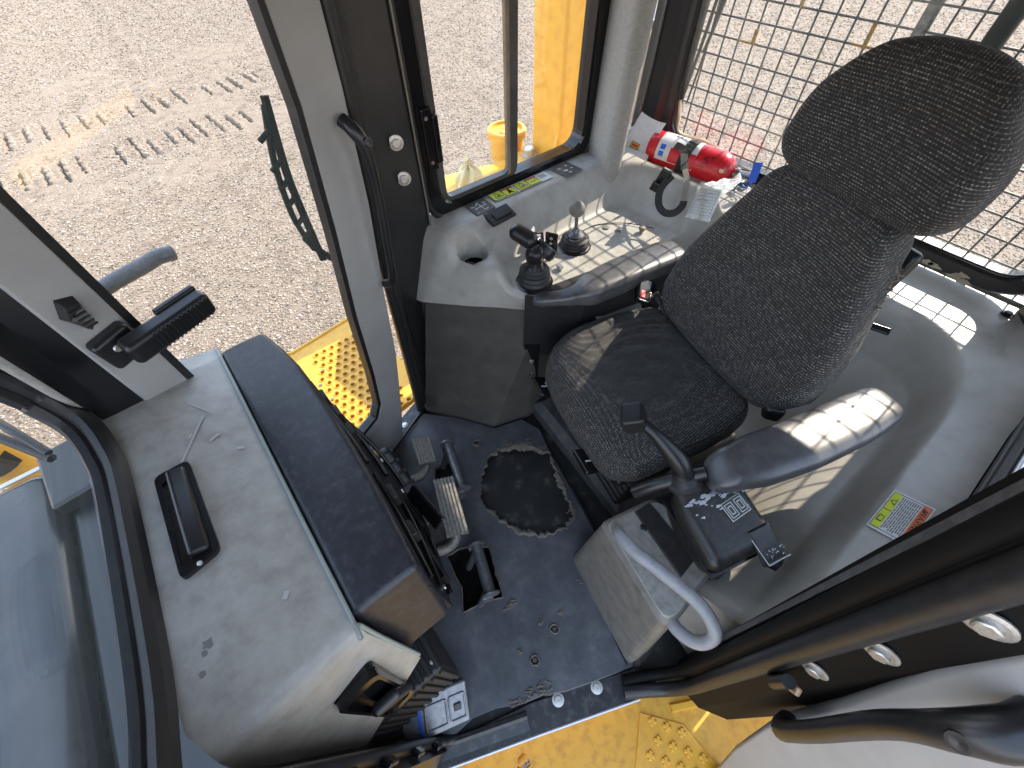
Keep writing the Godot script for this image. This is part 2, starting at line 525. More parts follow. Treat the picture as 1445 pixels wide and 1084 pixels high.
	surf("armrest_side", two(56, 0.02, lin(0.010, 0.010, 0.011), lin(0.016, 0.016, 0.017), lin(0.03, 0.03, 0.031)), 0.42, 0, 0.25, leather, 0.03)
	surf("rust_metal", two(57, 0.05, lin(0.25, 0.12, 0.06), lin(0.50, 0.32, 0.20), lin(0.65, 0.5, 0.38)), 0.45, 0.4, 0.05)
	# worn black armrest vinyl
	var arm := surf("armrest", two(45, 0.014, lin(0.038, 0.038, 0.042), lin(0.062, 0.062, 0.066), lin(0.12, 0.118, 0.115)), 0.36, 0, 0.35, fine, 0.015)
	arm.metallic_specular = 0.6
	var fi := fabric_image()
	var fb := surf("fabric", fi[0], 0.8, 0, 0.10, fi[1], 0.12)
	fb.metallic_specular = 0.4
	fb.rim_enabled = true; fb.rim = 0.12; fb.rim_tint = 0.5
	# glass
	var g := StandardMaterial3D.new()
	g.transparency = BaseMaterial3D.TRANSPARENCY_ALPHA
	g.albedo_color = Color(0.80, 0.88, 0.84, 0.03)
	g.roughness = 0.0; g.metallic_specular = 0.5
	M["glass"] = g
	var clear := StandardMaterial3D.new()
	clear.transparency = BaseMaterial3D.TRANSPARENCY_ALPHA
	clear.albedo_color = Color(0.9, 0.9, 0.85, 0.22)
	clear.roughness = 0.15
	M["clear_sleeve"] = clear
	# gravel
	var gr := surf("gravel", ntex(noise(50, 0.16, 5), ramp([[0.0, lin(0.09, 0.066, 0.045)], [0.35, lin(0.20, 0.149, 0.104)], [0.5, lin(0.28, 0.215, 0.157)], [0.66, lin(0.345, 0.273, 0.207)], [1.0, lin(0.47, 0.39, 0.315)]]), 1024), 0.95, 0, 2.3, ntex(noise(51, 0.2, 4), null, 1024), 1.2)
	gr.uv1_world_triplanar = true
	gr.detail_enabled = true
	gr.detail_blend_mode = BaseMaterial3D.BLEND_MODE_MUL
	gr.detail_albedo = ntex(noise(52, 0.006, 5, 30.0), ramp([[0.0, Color(0.78, 0.76, 0.74)], [0.45, Color(0.97, 0.96, 0.95)], [1.0, Color(1, 1, 1)]]), 1024)
	var pb := StandardMaterial3D.new()
	pb.vertex_color_use_as_albedo = true
	pb.roughness = 0.9
	M["pebble"] = pb

func _ready() -> void:
	rng.seed = 1
	# camera: standing in the open left doorway, looking down and across
	var cam := Camera3D.new()
	cam.name = "camera"
	add_child(cam)
	var cx := V(0.78126, -0.02689, 0.62362); var cy := V(-0.51351, -0.59569, 0.61763); var cz := V(0.35487, -0.80277, -0.47920)
	cam.transform = Transform3D(Basis(cx, -cy, -cz), V(0, 1.57, 0))
	cam.fov = 84.48
	cam.near = 0.02; cam.far = 900.0
	cam.current = true
	# sky, exposure
	var env := Environment.new()
	env.background_mode = Environment.BG_SKY
	var sky := Sky.new()
	var ps := ProceduralSkyMaterial.new()
	ps.sky_top_color = Color(0.54, 0.61, 0.71)
	ps.sky_horizon_color = Color(0.92, 0.91, 0.88)
	ps.sky_curve = 0.12
	ps.ground_bottom_color = Color(0.62, 0.57, 0.52)
	ps.ground_horizon_color = Color(0.75, 0.72, 0.68)
	ps.energy_multiplier = 1.0
	sky.sky_material = ps
	env.sky = sky
	env.background_energy_multiplier = 3.2
	env.tonemap_mode = Environment.TONE_MAPPER_LINEAR
	env.tonemap_exposure = 2.05
	env.sdfgi_enabled = true; env.ssao_enabled = true; env.ssil_enabled = true
	var we := WorldEnvironment.new()
	we.name = "environment"
	we.environment = env
	add_child(we)
	# sun from behind the machine, about 39 degrees up
	var sun := DirectionalLight3D.new()
	sun.name = "sun"
	add_child(sun)
	sun.look_at_from_position(Vector3.ZERO, V(-1, -0.80, 0.0), Vector3.UP)
	sun.light_energy = 1.6
	sun.light_color = Color(1.0, 0.95, 0.87)
	sun.light_angular_distance = 0.5
	sun.shadow_enabled = true
	make_materials()
	build_ground()
	build_shell()
	build_outside()
	build_mould()
	build_right_door()
	build_side_window()
	build_rear_window()
	build_near_side()
	build_windshield()
	build_dash()
	build_floor_mat()
	build_sill()
	build_pedals()
	build_seat()
	build_armrests()
	build_levers()
	build_steering()
	build_shelf_things()

# ---------------------------------------------------------------- ground
func track_depth(x: float, z: float) -> float: # grouser prints of a tracked machine, running along X
	var d := 0.0
	for b in [[-11.3, -2.9, 2.25, 0.27, 0], [-9.45, -2.9, 1.45, 0.255, 50]]:
		if x < b[1] or x > b[2]: continue
		var k := floorf(x / b[3])
		for kk in [k - 1.0, k, k + 1.0]:
			var id := int(kk) + 100 + int(b[4])
			if hash1(id + 500) < 0.07: continue
			var t: float = z - b[0] + (hash1(id + 40) - 0.5) * 0.2 + 0.04 * sin(x * 1.7)
			var reach := 0.36 + 0.20 * hash1(id + 90)
			if absf(t) > reach: continue
			var c: float = (kk + 0.5) * b[3] + (hash1(id + 7) - 0.5) * 0.07 + t * 0.08 + 0.012 * sin(t * 23.0 + id)
			var q := absf(x - c)
			var half := 0.022 + 0.022 * hash1(id + 11) + 0.010 * sin(t * 31.0 + id * 2.0)
			var fade := minf(1.0, (reach - absf(t)) * 9.0)
			if q < half: d = maxf(d, (1.0 - pow(q / half, 2.0)) * (0.05 + 0.045 * hash1(id + 3)) * fade)
			elif x > c and q < half + 0.06: d = minf(d, -0.016 * fade)
	return d

func build_ground() -> void:
	var nz := noise(60, 0.6, 4); var nf := noise(61, 4.0, 3)
	var gy := -1.5
	var fine := MB.new()
	var f := func(u, v):
		var x: float = -4.0 + 8.0 * u
		var z: float = -14.5 + 7.0 * v
		var e := minf(minf(u, 1.0 - u), minf(v, 1.0 - v))
		var k := clampf(e * 12.0, 0, 1)
		var arc := 0.0
		for R in [4.6, 6.0]:
			var rr: float = Vector2(x - 3.4, z + 10.8).length() - R
			if absf(rr) < 0.16 and x < 2.4 and z < -11.0: arc += 0.028 * (0.5 + 0.5 * sin(atan2(z + 10.8, x - 3.4) * R * 50.0)) * clampf(0.4 + 1.2 * nz.get_noise_2d(x * 2 + R, z * 2), 0, 1)
		return Vector3(x, gy + 0.004 + (nz.get_noise_2d(x, z) * 0.012 + nf.get_noise_2d(x, z) * 0.007 - track_depth(x, z) - arc) * k - (1.0 - k) * 0.001, z)
	fine.grid(760, 300, f, Vector3.UP)
	var far := MB.new()
	var hole := [-3.95, 3.95, -14.45, -7.55]
	var R := 400.0
	far.quad(V(-R, gy, -R), V(-R, gy, hole[2]), V(R, gy, hole[2]), V(R, gy, -R))
	far.quad(V(-R, gy, hole[3]), V(-R, gy, R), V(R, gy, R), V(R, gy, hole[3]))
	far.quad(V(-R, gy, hole[2]), V(-R, gy, hole[3]), V(hole[0], gy, hole[3]), V(hole[0], gy, hole[2]))
	far.quad(V(hole[1], gy, hole[2]), V(hole[1], gy, hole[3]), V(R, gy, hole[3]), V(R, gy, hole[2]))
	var g := MB.new()
	g.v.append_array(far.v); g.n.append_array(far.n); g.uv.append_array(far.uv)
	g.v.append_array(fine.v); g.n.append_array(fine.n); g.uv.append_array(fine.uv)
	struct("gravel_ground", g, "gravel")
	# loose stones lying on it
	var pm := MB.new()
	var ico := []
	for k in 5: ico.append(V(cos(TAU * k / 5.0), 0.12 * sin(k * 2.1), sin(TAU * k / 5.0)) * (0.85 + 0.3 * hash1(k)))
	for k in 5:
		pm.flat(ico[k], V(0.1, 0.62, -0.08), ico[(k + 1) % 5])
		pm.flat(ico[k], ico[(k + 1) % 5], V(0, -0.5, 0))
	var mm := MultiMesh.new()
	mm.transform_format = MultiMesh.TRANSFORM_3D
	mm.use_colors = true
	mm.mesh = pm.mesh()
	var N := 210000
	mm.instance_count = N
	var r := RandomNumberGenerator.new(); r.seed = 77
	for i in N:
		var a := lerpf(-2.25, 0.12, r.randf())
		var d := 2.6 * pow(26.0 / 2.6, pow(r.randf(), 0.8))
		var x := cos(a) * d; var z := sin(a) * d
		var s := 0.004 + 0.008 * pow(r.randf(), 2.4) + 0.0008 * d
		var b := Basis.from_euler(Vector3(r.randf() * 0.8, r.randf() * TAU, r.randf() * 0.8)).scaled(Vector3(s, s * 0.75, s * (0.7 + 0.5 * r.randf())))
		mm.set_instance_transform(i, Transform3D(b, V(x, gy + 0.004 - track_depth(x, z) * 0.9 + s * 0.1, z)))
		var t := r.randf()
		var c := Color(0.21, 0.157, 0.110).lerp(Color(0.42, 0.338, 0.262), t)
		if r.randf() < 0.10: c = Color(0.10, 0.085, 0.072)
		elif r.randf() < 0.07: c = Color(0.50, 0.44, 0.39)
		mm.set_instance_color(i, c)
	var st := MultiMeshInstance3D.new()
	st.name = "loose_gravel"
	st.multimesh = mm
	st.material_override = M["pebble"]
	st.set_meta("kind", "stuff")
	tag(st, "loose pinkish beige stones scattered all over the yard", "gravel")
	add_child(st)
	# sparse weeds
	var w := MB.new()
	for spot in [V(0.5, 0, -5.4), V(1.1, 0, -6.6), V(2.0, 0, -4.9), V(2.7, 0, -4.2), V(-1.2, 0, -6.2), V(1.7, 0, -7.3), V(0.2, 0, -8.6), V(3.2, 0, -6.0), V(2.3, 0, -3.4), V(-0.4, 0, -7.9), V(4.5, 0, -4.5), V(6.0, 0, -4.0)]:
		for k in 26:
			var p: Vector3 = spot + V(r.randfn(0, 0.10), gy, r.randfn(0, 0.06))
			var dd := V(r.randfn(0, 0.02), r.randf_range(0.012, 0.04), r.randfn(0, 0.02))
			var sd := V(r.randfn(0, 0.006), 0, r.randfn(0, 0.006))
			w.flat(p - sd, p + sd, p + dd); w.flat(p + sd, p - sd, p + dd)
	var wo := obj("low_weeds", w, "weed")
	wo.set_meta("kind", "stuff")
	tag(wo, "sparse low green weeds coming up through the gravel", "weeds")

# ---------------------------------------------------------------- cab shell
func build_shell() -> void:
	var fl := MB.new()
	var floor_poly := P2([-0.5, -0.95, 0.08, -0.985, 0.33, -1.1, 0.40, -1.22, 1.74, -1.22, 1.74, 0.36, 0.42, 0.36, 0.33, 0.2, -0.28, -0.04, -0.5, -0.12])
	fl.prism(floor_poly, -0.06, -0.022, [P2([0.02, -0.50, 0.10, -0.50, 0.19, -0.42, 0.12, -0.24, 0.04, -0.28, -0.03, -0.30])])
	var floor_ := struct("cab_floor", fl, "steel_floor")
	var pit := MB.new()
	pit.quad(V(-0.1, -0.25, -0.55), V(-0.1, -0.25, -0.2), V(0.25, -0.25, -0.2), V(0.25, -0.25, -0.55))
	pit.quad(V(-0.1, -0.25, -0.55), V(0.25, -0.25, -0.55), V(0.25, -0.06, -0.55), V(-0.1, -0.06, -0.55))
	pit.quad(V(-0.1, -0.25, -0.2), V(-0.1, -0.06, -0.2), V(0.25, -0.06, -0.2), V(0.25, -0.25, -0.2))
	pit.quad(V(-0.1, -0.25, -0.55), V(-0.1, -0.06, -0.55), V(-0.1, -0.06, -0.2), V(-0.1, -0.25, -0.2))
	pit.quad(V(0.25, -0.25, -0.55), V(0.25, -0.25, -0.2), V(0.25, -0.06, -0.2), V(0.25, -0.06, -0.55))
	obj("pit", pit, "steel_floor", floor_)
	var w := MB.new()
	w.rbox(V(1.07, 0.345, -1.245), V(1.36, 0.80, 0.04), 0.004)
	w.rbox(V(1.07, 1.66, -1.215), V(1.36, 0.30, 0.05), 0.004)
	struct("right_side_wall", w, "liner")
	w = MB.new()
	w.rbox(V(1.775, 0.30, -0.45), V(0.04, 0.72, 1.6), 0.004)
	w.rbox(V(1.76, 1.64, -0.45), V(0.05, 0.36, 1.6), 0.004)
	struct("rear_wall", w, "liner")
	w = MB.new()
	w.rbox(V(1.13, 0.30, 0.372), V(1.26, 0.68, 0.03), 0.004)
	w.rbox(V(1.10, 1.66, 0.36), V(1.34, 0.30, 0.05), 0.004)
	struct("left_side_wall", w, "dull_black")
	w = MB.new()
	w.prism(P2([-0.62, -0.80, -0.25, -0.84, 0.36, -1.14, 0.44, -1.28, 1.86, -1.28, 1.86, 0.40, 0.44, 0.40, 0.36, 0.24, -0.25, -0.10, -0.62, -0.14]), 1.80, 1.90)
	struct("cab_roof", w, "liner")
	w = MB.new()
	w.rbox(V(-0.46, 1.72, -0.46), V(0.06, 0.16, 0.74), 0.01)
	w.rbox(V(0.05, 1.74, -0.99), V(0.70, 0.12, 0.05), 0.01, Basis(Vector3.UP, 0.42))
	w.rbox(V(0.05, 1.76, 0.05), V(0.70, 0.08, 0.05), 0.01, Basis(Vector3.UP, -0.38))
	struct("cab_header_beams", w, "liner")

# ---------------------------------------------------------------- floor mat, sill, pedals
func ragged(poly: PackedVector2Array, amp: float, step: float, sd: int) -> PackedVector2Array:
	var r := RandomNumberGenerator.new(); r.seed = sd
	var o := PackedVector2Array()
	for i in poly.size():
		var a := poly[i]; var b := poly[(i + 1) % poly.size()]
		var n := maxi(1, int(a.distance_to(b) / step))
		var nn := (b - a).normalized().orthogonal()
		for k in n:
			o.append(a.lerp(b, float(k) / n) + nn * r.randf_range(-amp, amp))
	return o

func build_floor_mat() -> void:
	var t := thing("floor_mat", "worn blue-black rubber floor mat with a torn heel hole in front of the seat", "floor mat")
	var outline := P2([-0.30, -0.90, 0.067, -0.975, 0.292, -1.055, 0.383, -0.957, 0.487, -0.798, 0.605, -0.76, 0.632, -0.671, 0.598, -0.567, 0.553, -0.393, 0.499, -0.188, 0.400, -0.170, 0.386, -0.115, 0.359, -0.006, 0.322, 0.152, 0.189, 0.100, 0.10, 0.062, 0.045, 0.028, -0.021, 0.004, -0.087, -0.036, -0.154, -0.060, -0.22, -0.06, -0.30, -0.15])
	var heel := ragged(P2([0.258, -0.594, 0.315, -0.653, 0.386, -0.707, 0.446, -0.704, 0.526, -0.668, 0.570, -0.606, 0.589, -0.557, 0.553, -0.458, 0.516, -0.365, 0.487, -0.300, 0.436, -0.291, 0.346, -0.325, 0.294, -0.384, 0.261, -0.468, 0.249, -0.536]), 0.006, 0.012, 3)
	var ped := ragged(P2([0.037, -0.487, 0.098, -0.478, 0.176, -0.421, 0.110, -0.253, 0.048, -0.289, -0.019, -0.303, 0.018, -0.369]), 0.003, 0.02, 4)
	var ped2 := ragged(P2([0.185, -0.80, 0.252, -0.79, 0.245, -0.65, 0.180, -0.615, 0.15, -0.729]), 0.003, 0.02, 5)
	var holes := [heel, ped, ped2]
	var bolt_spots := [V(0.386, 0, -0.786), V(0.081, 0, -0.055), V(0.185, 0, -0.079)]
	for i in 3:
		var c: Vector3 = bolt_spots[i]
		var h := PackedVector2Array()
		for k in 14:
			var rr := 0.0125 + 0.004 * hash1(i * 20 + k)
			h.append(Vector2(c.x + cos(TAU * k / 14) * rr, c.z + sin(TAU * k / 14) * rr))
		holes.append(h)
	var mat := MB.new()
	mat.prism(outline, -0.012, 0.008, holes, 0.003)
	obj("mat_sheet", mat, "mat_rubber", t)
	# frayed backing round the torn holes
	var r := RandomNumberGenerator.new(); r.seed = 9
	var nfr := noise(71, 0.05, 3)
	for hi in holes.size():
		var loop: PackedVector2Array = holes[hi]
		var wid := 0.030 if hi == 0 else 0.006
		var amp := 1.0
		var c := Vector2.ZERO
		for p in loop: c += p
		c /= loop.size()
		var fr := MB.new()
		var n := loop.size() * (4 if hi == 0 else 2)
		var wj := []
		for i in n: wj.append(r.randf_range(0.2, 1.0))
		var f := func(u, v):
			var q := fposmod(u * loop.size(), loop.size())
			var i := int(q) % loop.size()
			var p := loop[i].lerp(loop[(i + 1) % loop.size()], q - int(q))
			var d := (p - c).normalized()
			var ww: float = wid * (0.72 + 0.28 * wj[int(u * n) % n])
			if hi == 0:
				var big: float = nfr.get_noise_2d(cos(u * TAU) * 60.0, sin(u * TAU) * 60.0)
				var side := atan2(d.y, d.x)
				ww *= clampf(0.30 + big * 0.75, 0.14, 1.0) + 0.95 * exp(-pow((side + 0.95) / 0.30, 2.0)) + 0.55 * exp(-pow((side - 0.35) / 0.3, 2.0)) + 0.35 * exp(-pow((side - 2.3) / 0.5, 2.0))
			var off := lerpf(-ww * 0.9, ww * 0.55, v)
			var y := 0.002 + sin(v * PI) * 0.0115 + 0.004 * hash1(int(u * n) * 3 + int(v * 4))
			return Vector3(p.x + d.x * off, y, p.y + d.y * off)
		fr.grid(n, 4, f, Vector3.UP)
		obj("frayed_edge", fr, "frayed", t)
	# torn corner and cuts
	var cut := MB.new()
	for s in [[V(0.360, 0.009, -0.128), 0.030, 0.5], [V(0.02, 0.009, 0.0), 0.05, 0.4], [V(0.05, 0.009, 0.020), 0.045, 0.45], [V(-0.03, 0.009, -0.012), 0.05, 0.3], [V(0.16, 0.009, -0.12), 0.018, 1.9], [V(0.06, 0.009, -0.10), 0.018, 0.4], [V(0.23, 0.009, -0.10), 0.02, 1.2], [V(0.12, 0.009, -0.225), 0.05, -0.2], [V(0.575, 0.009, -0.60), 0.05, 0.9], [V(0.50, 0.009, -0.33), 0.04, 0.3], [V(0.545, 0.009, -0.655), 0.05, 0.4], [V(0.47, 0.009, -0.70), 0.05, 0.1]]:
		for k in 9:
			var d := V(cos(s[2] + r.randfn(0, 0.4)), 0, sin(s[2] + r.randfn(0, 0.4)))
			var p: Vector3 = s[0] + V(r.randfn(0, s[1] * 0.3), r.randf() * 0.003, r.randfn(0, s[1] * 0.16))
			cut.rbox(p, V(s[1] * r.randf_range(0.2, 0.6), 0.003, 0.003 + 0.004 * r.randf()), 0.001, frame_of(d, Vector3.UP))
	obj("torn_fibres", cut, "frayed", t)
	for c in bolt_spots:
		var b := MB.new()
		b.lathe(c + V(0, -0.01, 0), [Vector2(0.010, 0), Vector2(0.010, 0.008), Vector2(0.007, 0.011), Vector2(0.0, 0.011)], 6)
		obj("bolt", b, "bar_steel", t)
	var seam := MB.new()
	seam.tube([V(0.556, 0.009, -0.395), V(0.502, 0.009, -0.189)], 0.003, 6)
	seam.tube([V(0.373, 0.009, -0.134), V(0.293, 0.009, 0.13)], 0.003, 6)
	obj("seam", seam, "gloss_black", t)

func build_sill() -> void:
	var t := thing("door_sill_plate", "scuffed black steel sill plate with two bolts under the left doorway", "sill plate")
	var p := MB.new()
	p.prism(P2([-0.30, -0.085, -0.035, 0.005, 0.00, 0.015, 0.32, 0.155, 0.345, 0.22, 0.266, 0.213, -0.02, 0.092, -0.31, -0.03]), -0.03, -0.004, [], 0.003)
	obj("plate", p, "sill_steel", t)
	var lip := MB.new()
	lip.sweep([V(-0.30, 0.004, -0.07), V(-0.03, 0.004, 0.045)], Vector3.UP, [Vector2(-0.022, -0.012), Vector2(0.022, -0.012), Vector2(0.022, 0.0), Vector2(-0.004, 0.006), Vector2(-0.012, 0.012), Vector2(-0.022, 0.010)])
	obj("lip", lip, "sill_steel", t)
	var worn := MB.new()
	worn.tube([V(-0.31, -0.006, -0.030), V(-0.02, -0.006, 0.092), V(0.262, -0.006, 0.213)], 0.0045, 6)
	obj("worn_edge", worn, "bare_metal", t)
	var front := MB.new()
	front.loft([[V(-0.31, -0.2, -0.035), V(0.266, -0.2, 0.208), V(0.28, -0.2, 0.18), V(-0.31, -0.2, -0.06)], [V(-0.31, -0.031, -0.035), V(0.266, -0.031, 0.208), V(0.28, -0.031, 0.18), V(-0.31, -0.031, -0.06)]])
	obj("riser", front, "yellow_worn", t)
	for c in [V(0.182, -0.004, 0.113), V(0.071, -0.004, 0.063)]:
		var b := MB.new()
		b.lathe(c, [Vector2(0.018, 0), Vector2(0.018, 0.002), Vector2(0.0115, 0.003), Vector2(0.010, 0.008), Vector2(0.005, 0.0085), Vector2(0.0045, 0.006), Vector2(0.0, 0.006)], 16)
		obj("bolt", b, "zinc", t)

func ribbed_pad(top: Array, ribs: int, thick: float, material: String, t: Node3D, called: String) -> void:
	# top: four corners round the pad; ribs run from side 0-1 to side 3-2
	var mb := MB.new()
	var nrm: Vector3 = (top[3] - top[0]).cross(top[1] - top[0]).normalized()
	if nrm.y < 0: nrm = -nrm
	mb.loft([[top[0] - nrm * thick, top[1] - nrm * thick, top[2] - nrm * thick, top[3] - nrm * thick], top])
	for k in ribs:
		var f := (k + 0.5) / ribs
		var a: Vector3 = (top[0] as Vector3).lerp(top[1], f); var b: Vector3 = (top[3] as Vector3).lerp(top[2], f)
		var w: float = (top[1] - top[0]).length() / ribs * 0.34
		mb.sweep([a, b], nrm, [Vector2(-w, -0.001), Vector2(w, -0.001), Vector2(w * 0.75, 0.007), Vector2(-w * 0.75, 0.007)])
	obj(called, mb, material, t)

func build_pedals() -> void:
	var t := thing("brake_pedal", "long ribbed worn steel brake pedal between the two round foot bars", "pedal")
	ribbed_pad([V(0.139, 0.155, -0.690), V(0.204, 0.155, -0.656), V(0.135, 0.13, -0.464), V(0.067, 0.13, -0.498)], 6, 0.012, "pedal_steel", t, "tread")
	var arm := MB.new()
	arm.tube(smooth([V(0.10, 0.115, -0.49), V(0.07, 0.11, -0.475), V(0.02, 0.13, -0.48), V(-0.06, 0.2, -0.52)], 4), 0.017, 8, false, true, 0.6)
	obj("pedal_arm", arm, "pedal_steel", t)
	t = thing("decelerator_pedal", "short ribbed worn steel pedal nearest the right door", "pedal")
	ribbed_pad([V(0.163, 0.165, -0.880), V(0.222, 0.155, -0.850), V(0.190, 0.14, -0.754), V(0.134, 0.14, -0.782)], 6, 0.03, "pedal_steel", t, "tread")
	arm = MB.new()
	arm.tube(smooth([V(0.16, 0.12, -0.775), V(0.12, 0.10, -0.76), V(0.06, 0.12, -0.77), V(-0.02, 0.17, -0.79)], 4), 0.016, 8, false, true, 0.6)
	obj("pedal_arm", arm, "pedal_steel", t)
	for s in [[V(0.272, 0.105, -0.808), V(0.212, 0.105, -0.615), "round steel foot bar beside the short ribbed pedal"], [V(0.133, 0.10, -0.425), V(0.080, 0.10, -0.272), "round steel foot bar over the square hole nearest the left door"]]:
		t = thing("foot_bar", s[2], "foot rest", Vector3.ZERO, "foot bars on the cab floor")
		var a: Vector3 = s[0]; var b: Vector3 = s[1]
		var bar := MB.new()
		bar.tube([a, b], 0.0185, 18)
		obj("bar", bar, "bar_steel", t)
		var d := (b - a).normalized()
		for e in [[a, -1.0], [b, 1.0]]:
			var cap := MB.new()
			cap.lathe(e[0], [Vector2(0, -0.003), Vector2(0.030, -0.003), Vector2(0.031, 0.0), Vector2(0.030, 0.004), Vector2(0, 0.004)], 14, up_to(d))
			cap.rbox(e[0] + V(-0.012, -0.035, 0), V(0.034, 0.06, 0.006), 0.002, frame_of(d.cross(Vector3.UP), Vector3.UP))
			obj("end_cap", cap, "bar_steel", t)
		var leg := MB.new()
		leg.tube([a.lerp(b, 0.1) + V(-0.01, -0.01, 0), a.lerp(b, 0.1) + V(-0.05, -0.11, 0.0)], 0.012, 8)
		leg.tube([a.lerp(b, 0.9) + V(-0.01, -0.01, 0), a.lerp(b, 0.9) + V(-0.05, -0.11, 0.0)], 0.012, 8)
		obj("bracket", leg, "bar_steel", t)
	t = thing("floor_rod", "thin bent black rod lying along the right door sill", "rod")
	var rod := MB.new()
	rod.tube([V(0.312, 0.03, -1.075), V(0.29, 0.022, -1.062), V(0.087, 0.016, -0.968)], 0.006, 8)
	obj("rod", rod, "black", t)
	t = thing("right_door_sill", "black steel sill strip with two bolts below the right door", "sill plate")
	var st := MB.new()
	st.prism(P2([-0.05, -0.93, 0.08, -0.985, 0.33, -1.09, 0.36, -1.16, 0.10, -1.06, -0.05, -1.0]), -0.02, 0.006, [], 0.002)
	obj("plate", st, "sill_steel", t)
	for c in [V(0.196, 0.006, -1.058), V(0.095, 0.006, -1.004)]:
		var b := MB.new()
		b.lathe(c, [Vector2(0.013, 0), Vector2(0.013, 0.002), Vector2(0.009, 0.003), Vector2(0.008, 0.007), Vector2(0, 0.007)], 12)
		obj("bolt", b, "zinc", t)

# ---------------------------------------------------------------- dashboard
func on_dash(x: float, z: float, up := 0.0) -> Vector3: # a point on the sloping dash top
	return V(x, 0.89 + (-0.137 - x) / 0.2 * 0.056 + up, z)

func build_dash() -> void:
	var t := thing("dashboard", "tall mottled grey dashboard with a black padded top edge in front of the seat", "dashboard")
	var railR := [V(-0.137, 0.888, -0.90), V(-0.137, 0.889, -0.245), V(-0.1365, 0.887, -0.225), V(-0.135, 0.878, -0.210), V(-0.133, 0.862, -0.203), V(-0.117, 0.65, -0.172), V(-0.116, 0.632, -0.170)]
	var railW := [V(-0.345, 0.948, -0.83), V(-0.33, 0.946, -0.220), V(-0.318, 0.943, -0.190), V(-0.312, 0.934, -0.172), V(-0.311, 0.915, -0.163), V(-0.334, 0.40, -0.145), V(-0.336, 0.38, -0.145)]
	var us := [0.0, 0.62, 0.65, 0.68, 0.71, 0.99, 1.0]
	var f := func(u, v):
		var k := 0
		while k < us.size() - 2 and u > us[k + 1]: k += 1
		var s: float = (u - us[k]) / (us[k + 1] - us[k])
		var a: Vector3 = (railR[k] as Vector3).lerp(railR[k + 1], s)
		var b: Vector3 = (railW[k] as Vector3).lerp(railW[k + 1], s)
		var p := a.lerp(b, v)
		p.y += 0.010 * sin(v * PI) * (1.0 - smoothstep(0.55, 0.7, u))
		return p
	var m := MB.new()
	m.grid(100, 12, f, Vector3.UP, 0.01)
	obj("shell", m, "dash_shell", t)
	# raised far end where the shell meets the right door post
	var core := MB.new()
	core.loft([[V(-0.14, 0.05, -0.84), V(-0.36, 0.05, -0.76), V(-0.34, 0.05, -0.19), V(-0.14, 0.05, -0.24)], [V(-0.14, 0.86, -0.88), V(-0.335, 0.92, -0.80), V(-0.315, 0.89, -0.20), V(-0.14, 0.86, -0.24)]])
	obj("core", core, "black", t)
	var lip := MB.new()
	lip.tube(smooth([V(-0.1365, 0.8905, -0.895), V(-0.1365, 0.892, -0.25), V(-0.132, 0.884, -0.212), V(-0.113, 0.655, -0.172)], 6), 0.0034, 8)
	obj("edge_lip", lip, "lip", t)
	for q in [[-0.20, -0.70, -0.255, -0.60, 0.004], [-0.215, -0.745, -0.185, -0.70, 0.003], [-0.19, -0.645, -0.205, -0.635, 0.005], [-0.225, -0.665, -0.23, -0.655, 0.004], [-0.175, -0.60, -0.165, -0.595, 0.005], [-0.19, -0.31, -0.196, -0.30, 0.007]]:
		var sm := MB.new()
		var p0 := on_dash(q[0], q[1]); var p1 := on_dash(q[2], q[3])
		var md := (p0 + p1) * 0.5
		md.y += 0.0105 * sin(clampf((-0.137 - md.x) / 0.198, 0, 1) * PI) + 0.0004
		sm.rbox(md, V((p1 - p0).length(), 0.0008, q[4]), 0.0003, frame_of(p1 - p0, V(0.27, 1, 0)))
		obj("scratch", sm, "scratch", t)
	for q in [[-0.285, -0.300, 0.010], [-0.292, -0.292, 0.006], [-0.30, -0.27, 0.006]]:
		var sm := MB.new()
		var md := on_dash(q[0], q[1])
		md.y += 0.0105 * sin(clampf((-0.137 - md.x) / 0.198, 0, 1) * PI) + 0.0003
		sm.T = Transform3D(Basis(Vector3.BACK, -0.27), md)
		var pp := PackedVector2Array()
		for k in 11: pp.append(Vector2(cos(TAU * k / 11), sin(TAU * k / 11) * 0.8) * q[2] * (0.5 + 0.6 * hash1(k + int(q[2] * 5000))))
		sm.prism(pp, -0.001, 0.0004)
		obj("scuff", sm, "scuff", t)
	# padded block facing the operator
	var pad := MB.new()
	var warp := func(p: Vector3):
		var q := p
		var k := clampf((q.z + 0.33) / 0.66, 0, 1) # 0 far .. 1 near
		q.x += 0.016 * sin(k * PI) * (q.x * 8.7 + 0.5)
		if k < 0.16: q.x -= (0.16 - k) * 0.10 * (q.x * 8.7 + 0.5)
		q.y += 0.003 * sin(clampf((p.x + 0.06) / 0.12, 0, 1) * PI)
		q.z += (p.y / 0.26) * -0.03 * smoothstep(0.6, 1.0, k)
		q.x += p.y * 0.03
		return q
	pad.rbox(V(-0.083, 0.765, -0.545), V(0.112, 0.255, 0.67), 0.012, Basis.IDENTITY, 3, warp)
	obj("pad", pad, "pad", t)
	var rd := RandomNumberGenerator.new(); rd.seed = 61
	for k in 22:
		var dm := MB.new()
		var dx := rd.randf_range(-0.135, -0.045); var dy := rd.randf_range(0.665, 0.80)
		var dl := rd.randf_range(0.003, 0.011)
		dm.rbox(V(dx, dy, -0.2085 - (dy - 0.70) * 0.118), V(dl, 0.0035 * rd.randf_range(0.6, 1.4), 0.0012), 0.0005, Basis.from_euler(V(-0.115, 0, 0.5 + rd.randfn(0, 0.25))))
		obj("dried_drop", dm, "gloss_black", t)
	# instrument fascia under the pad
	var fas := MB.new()
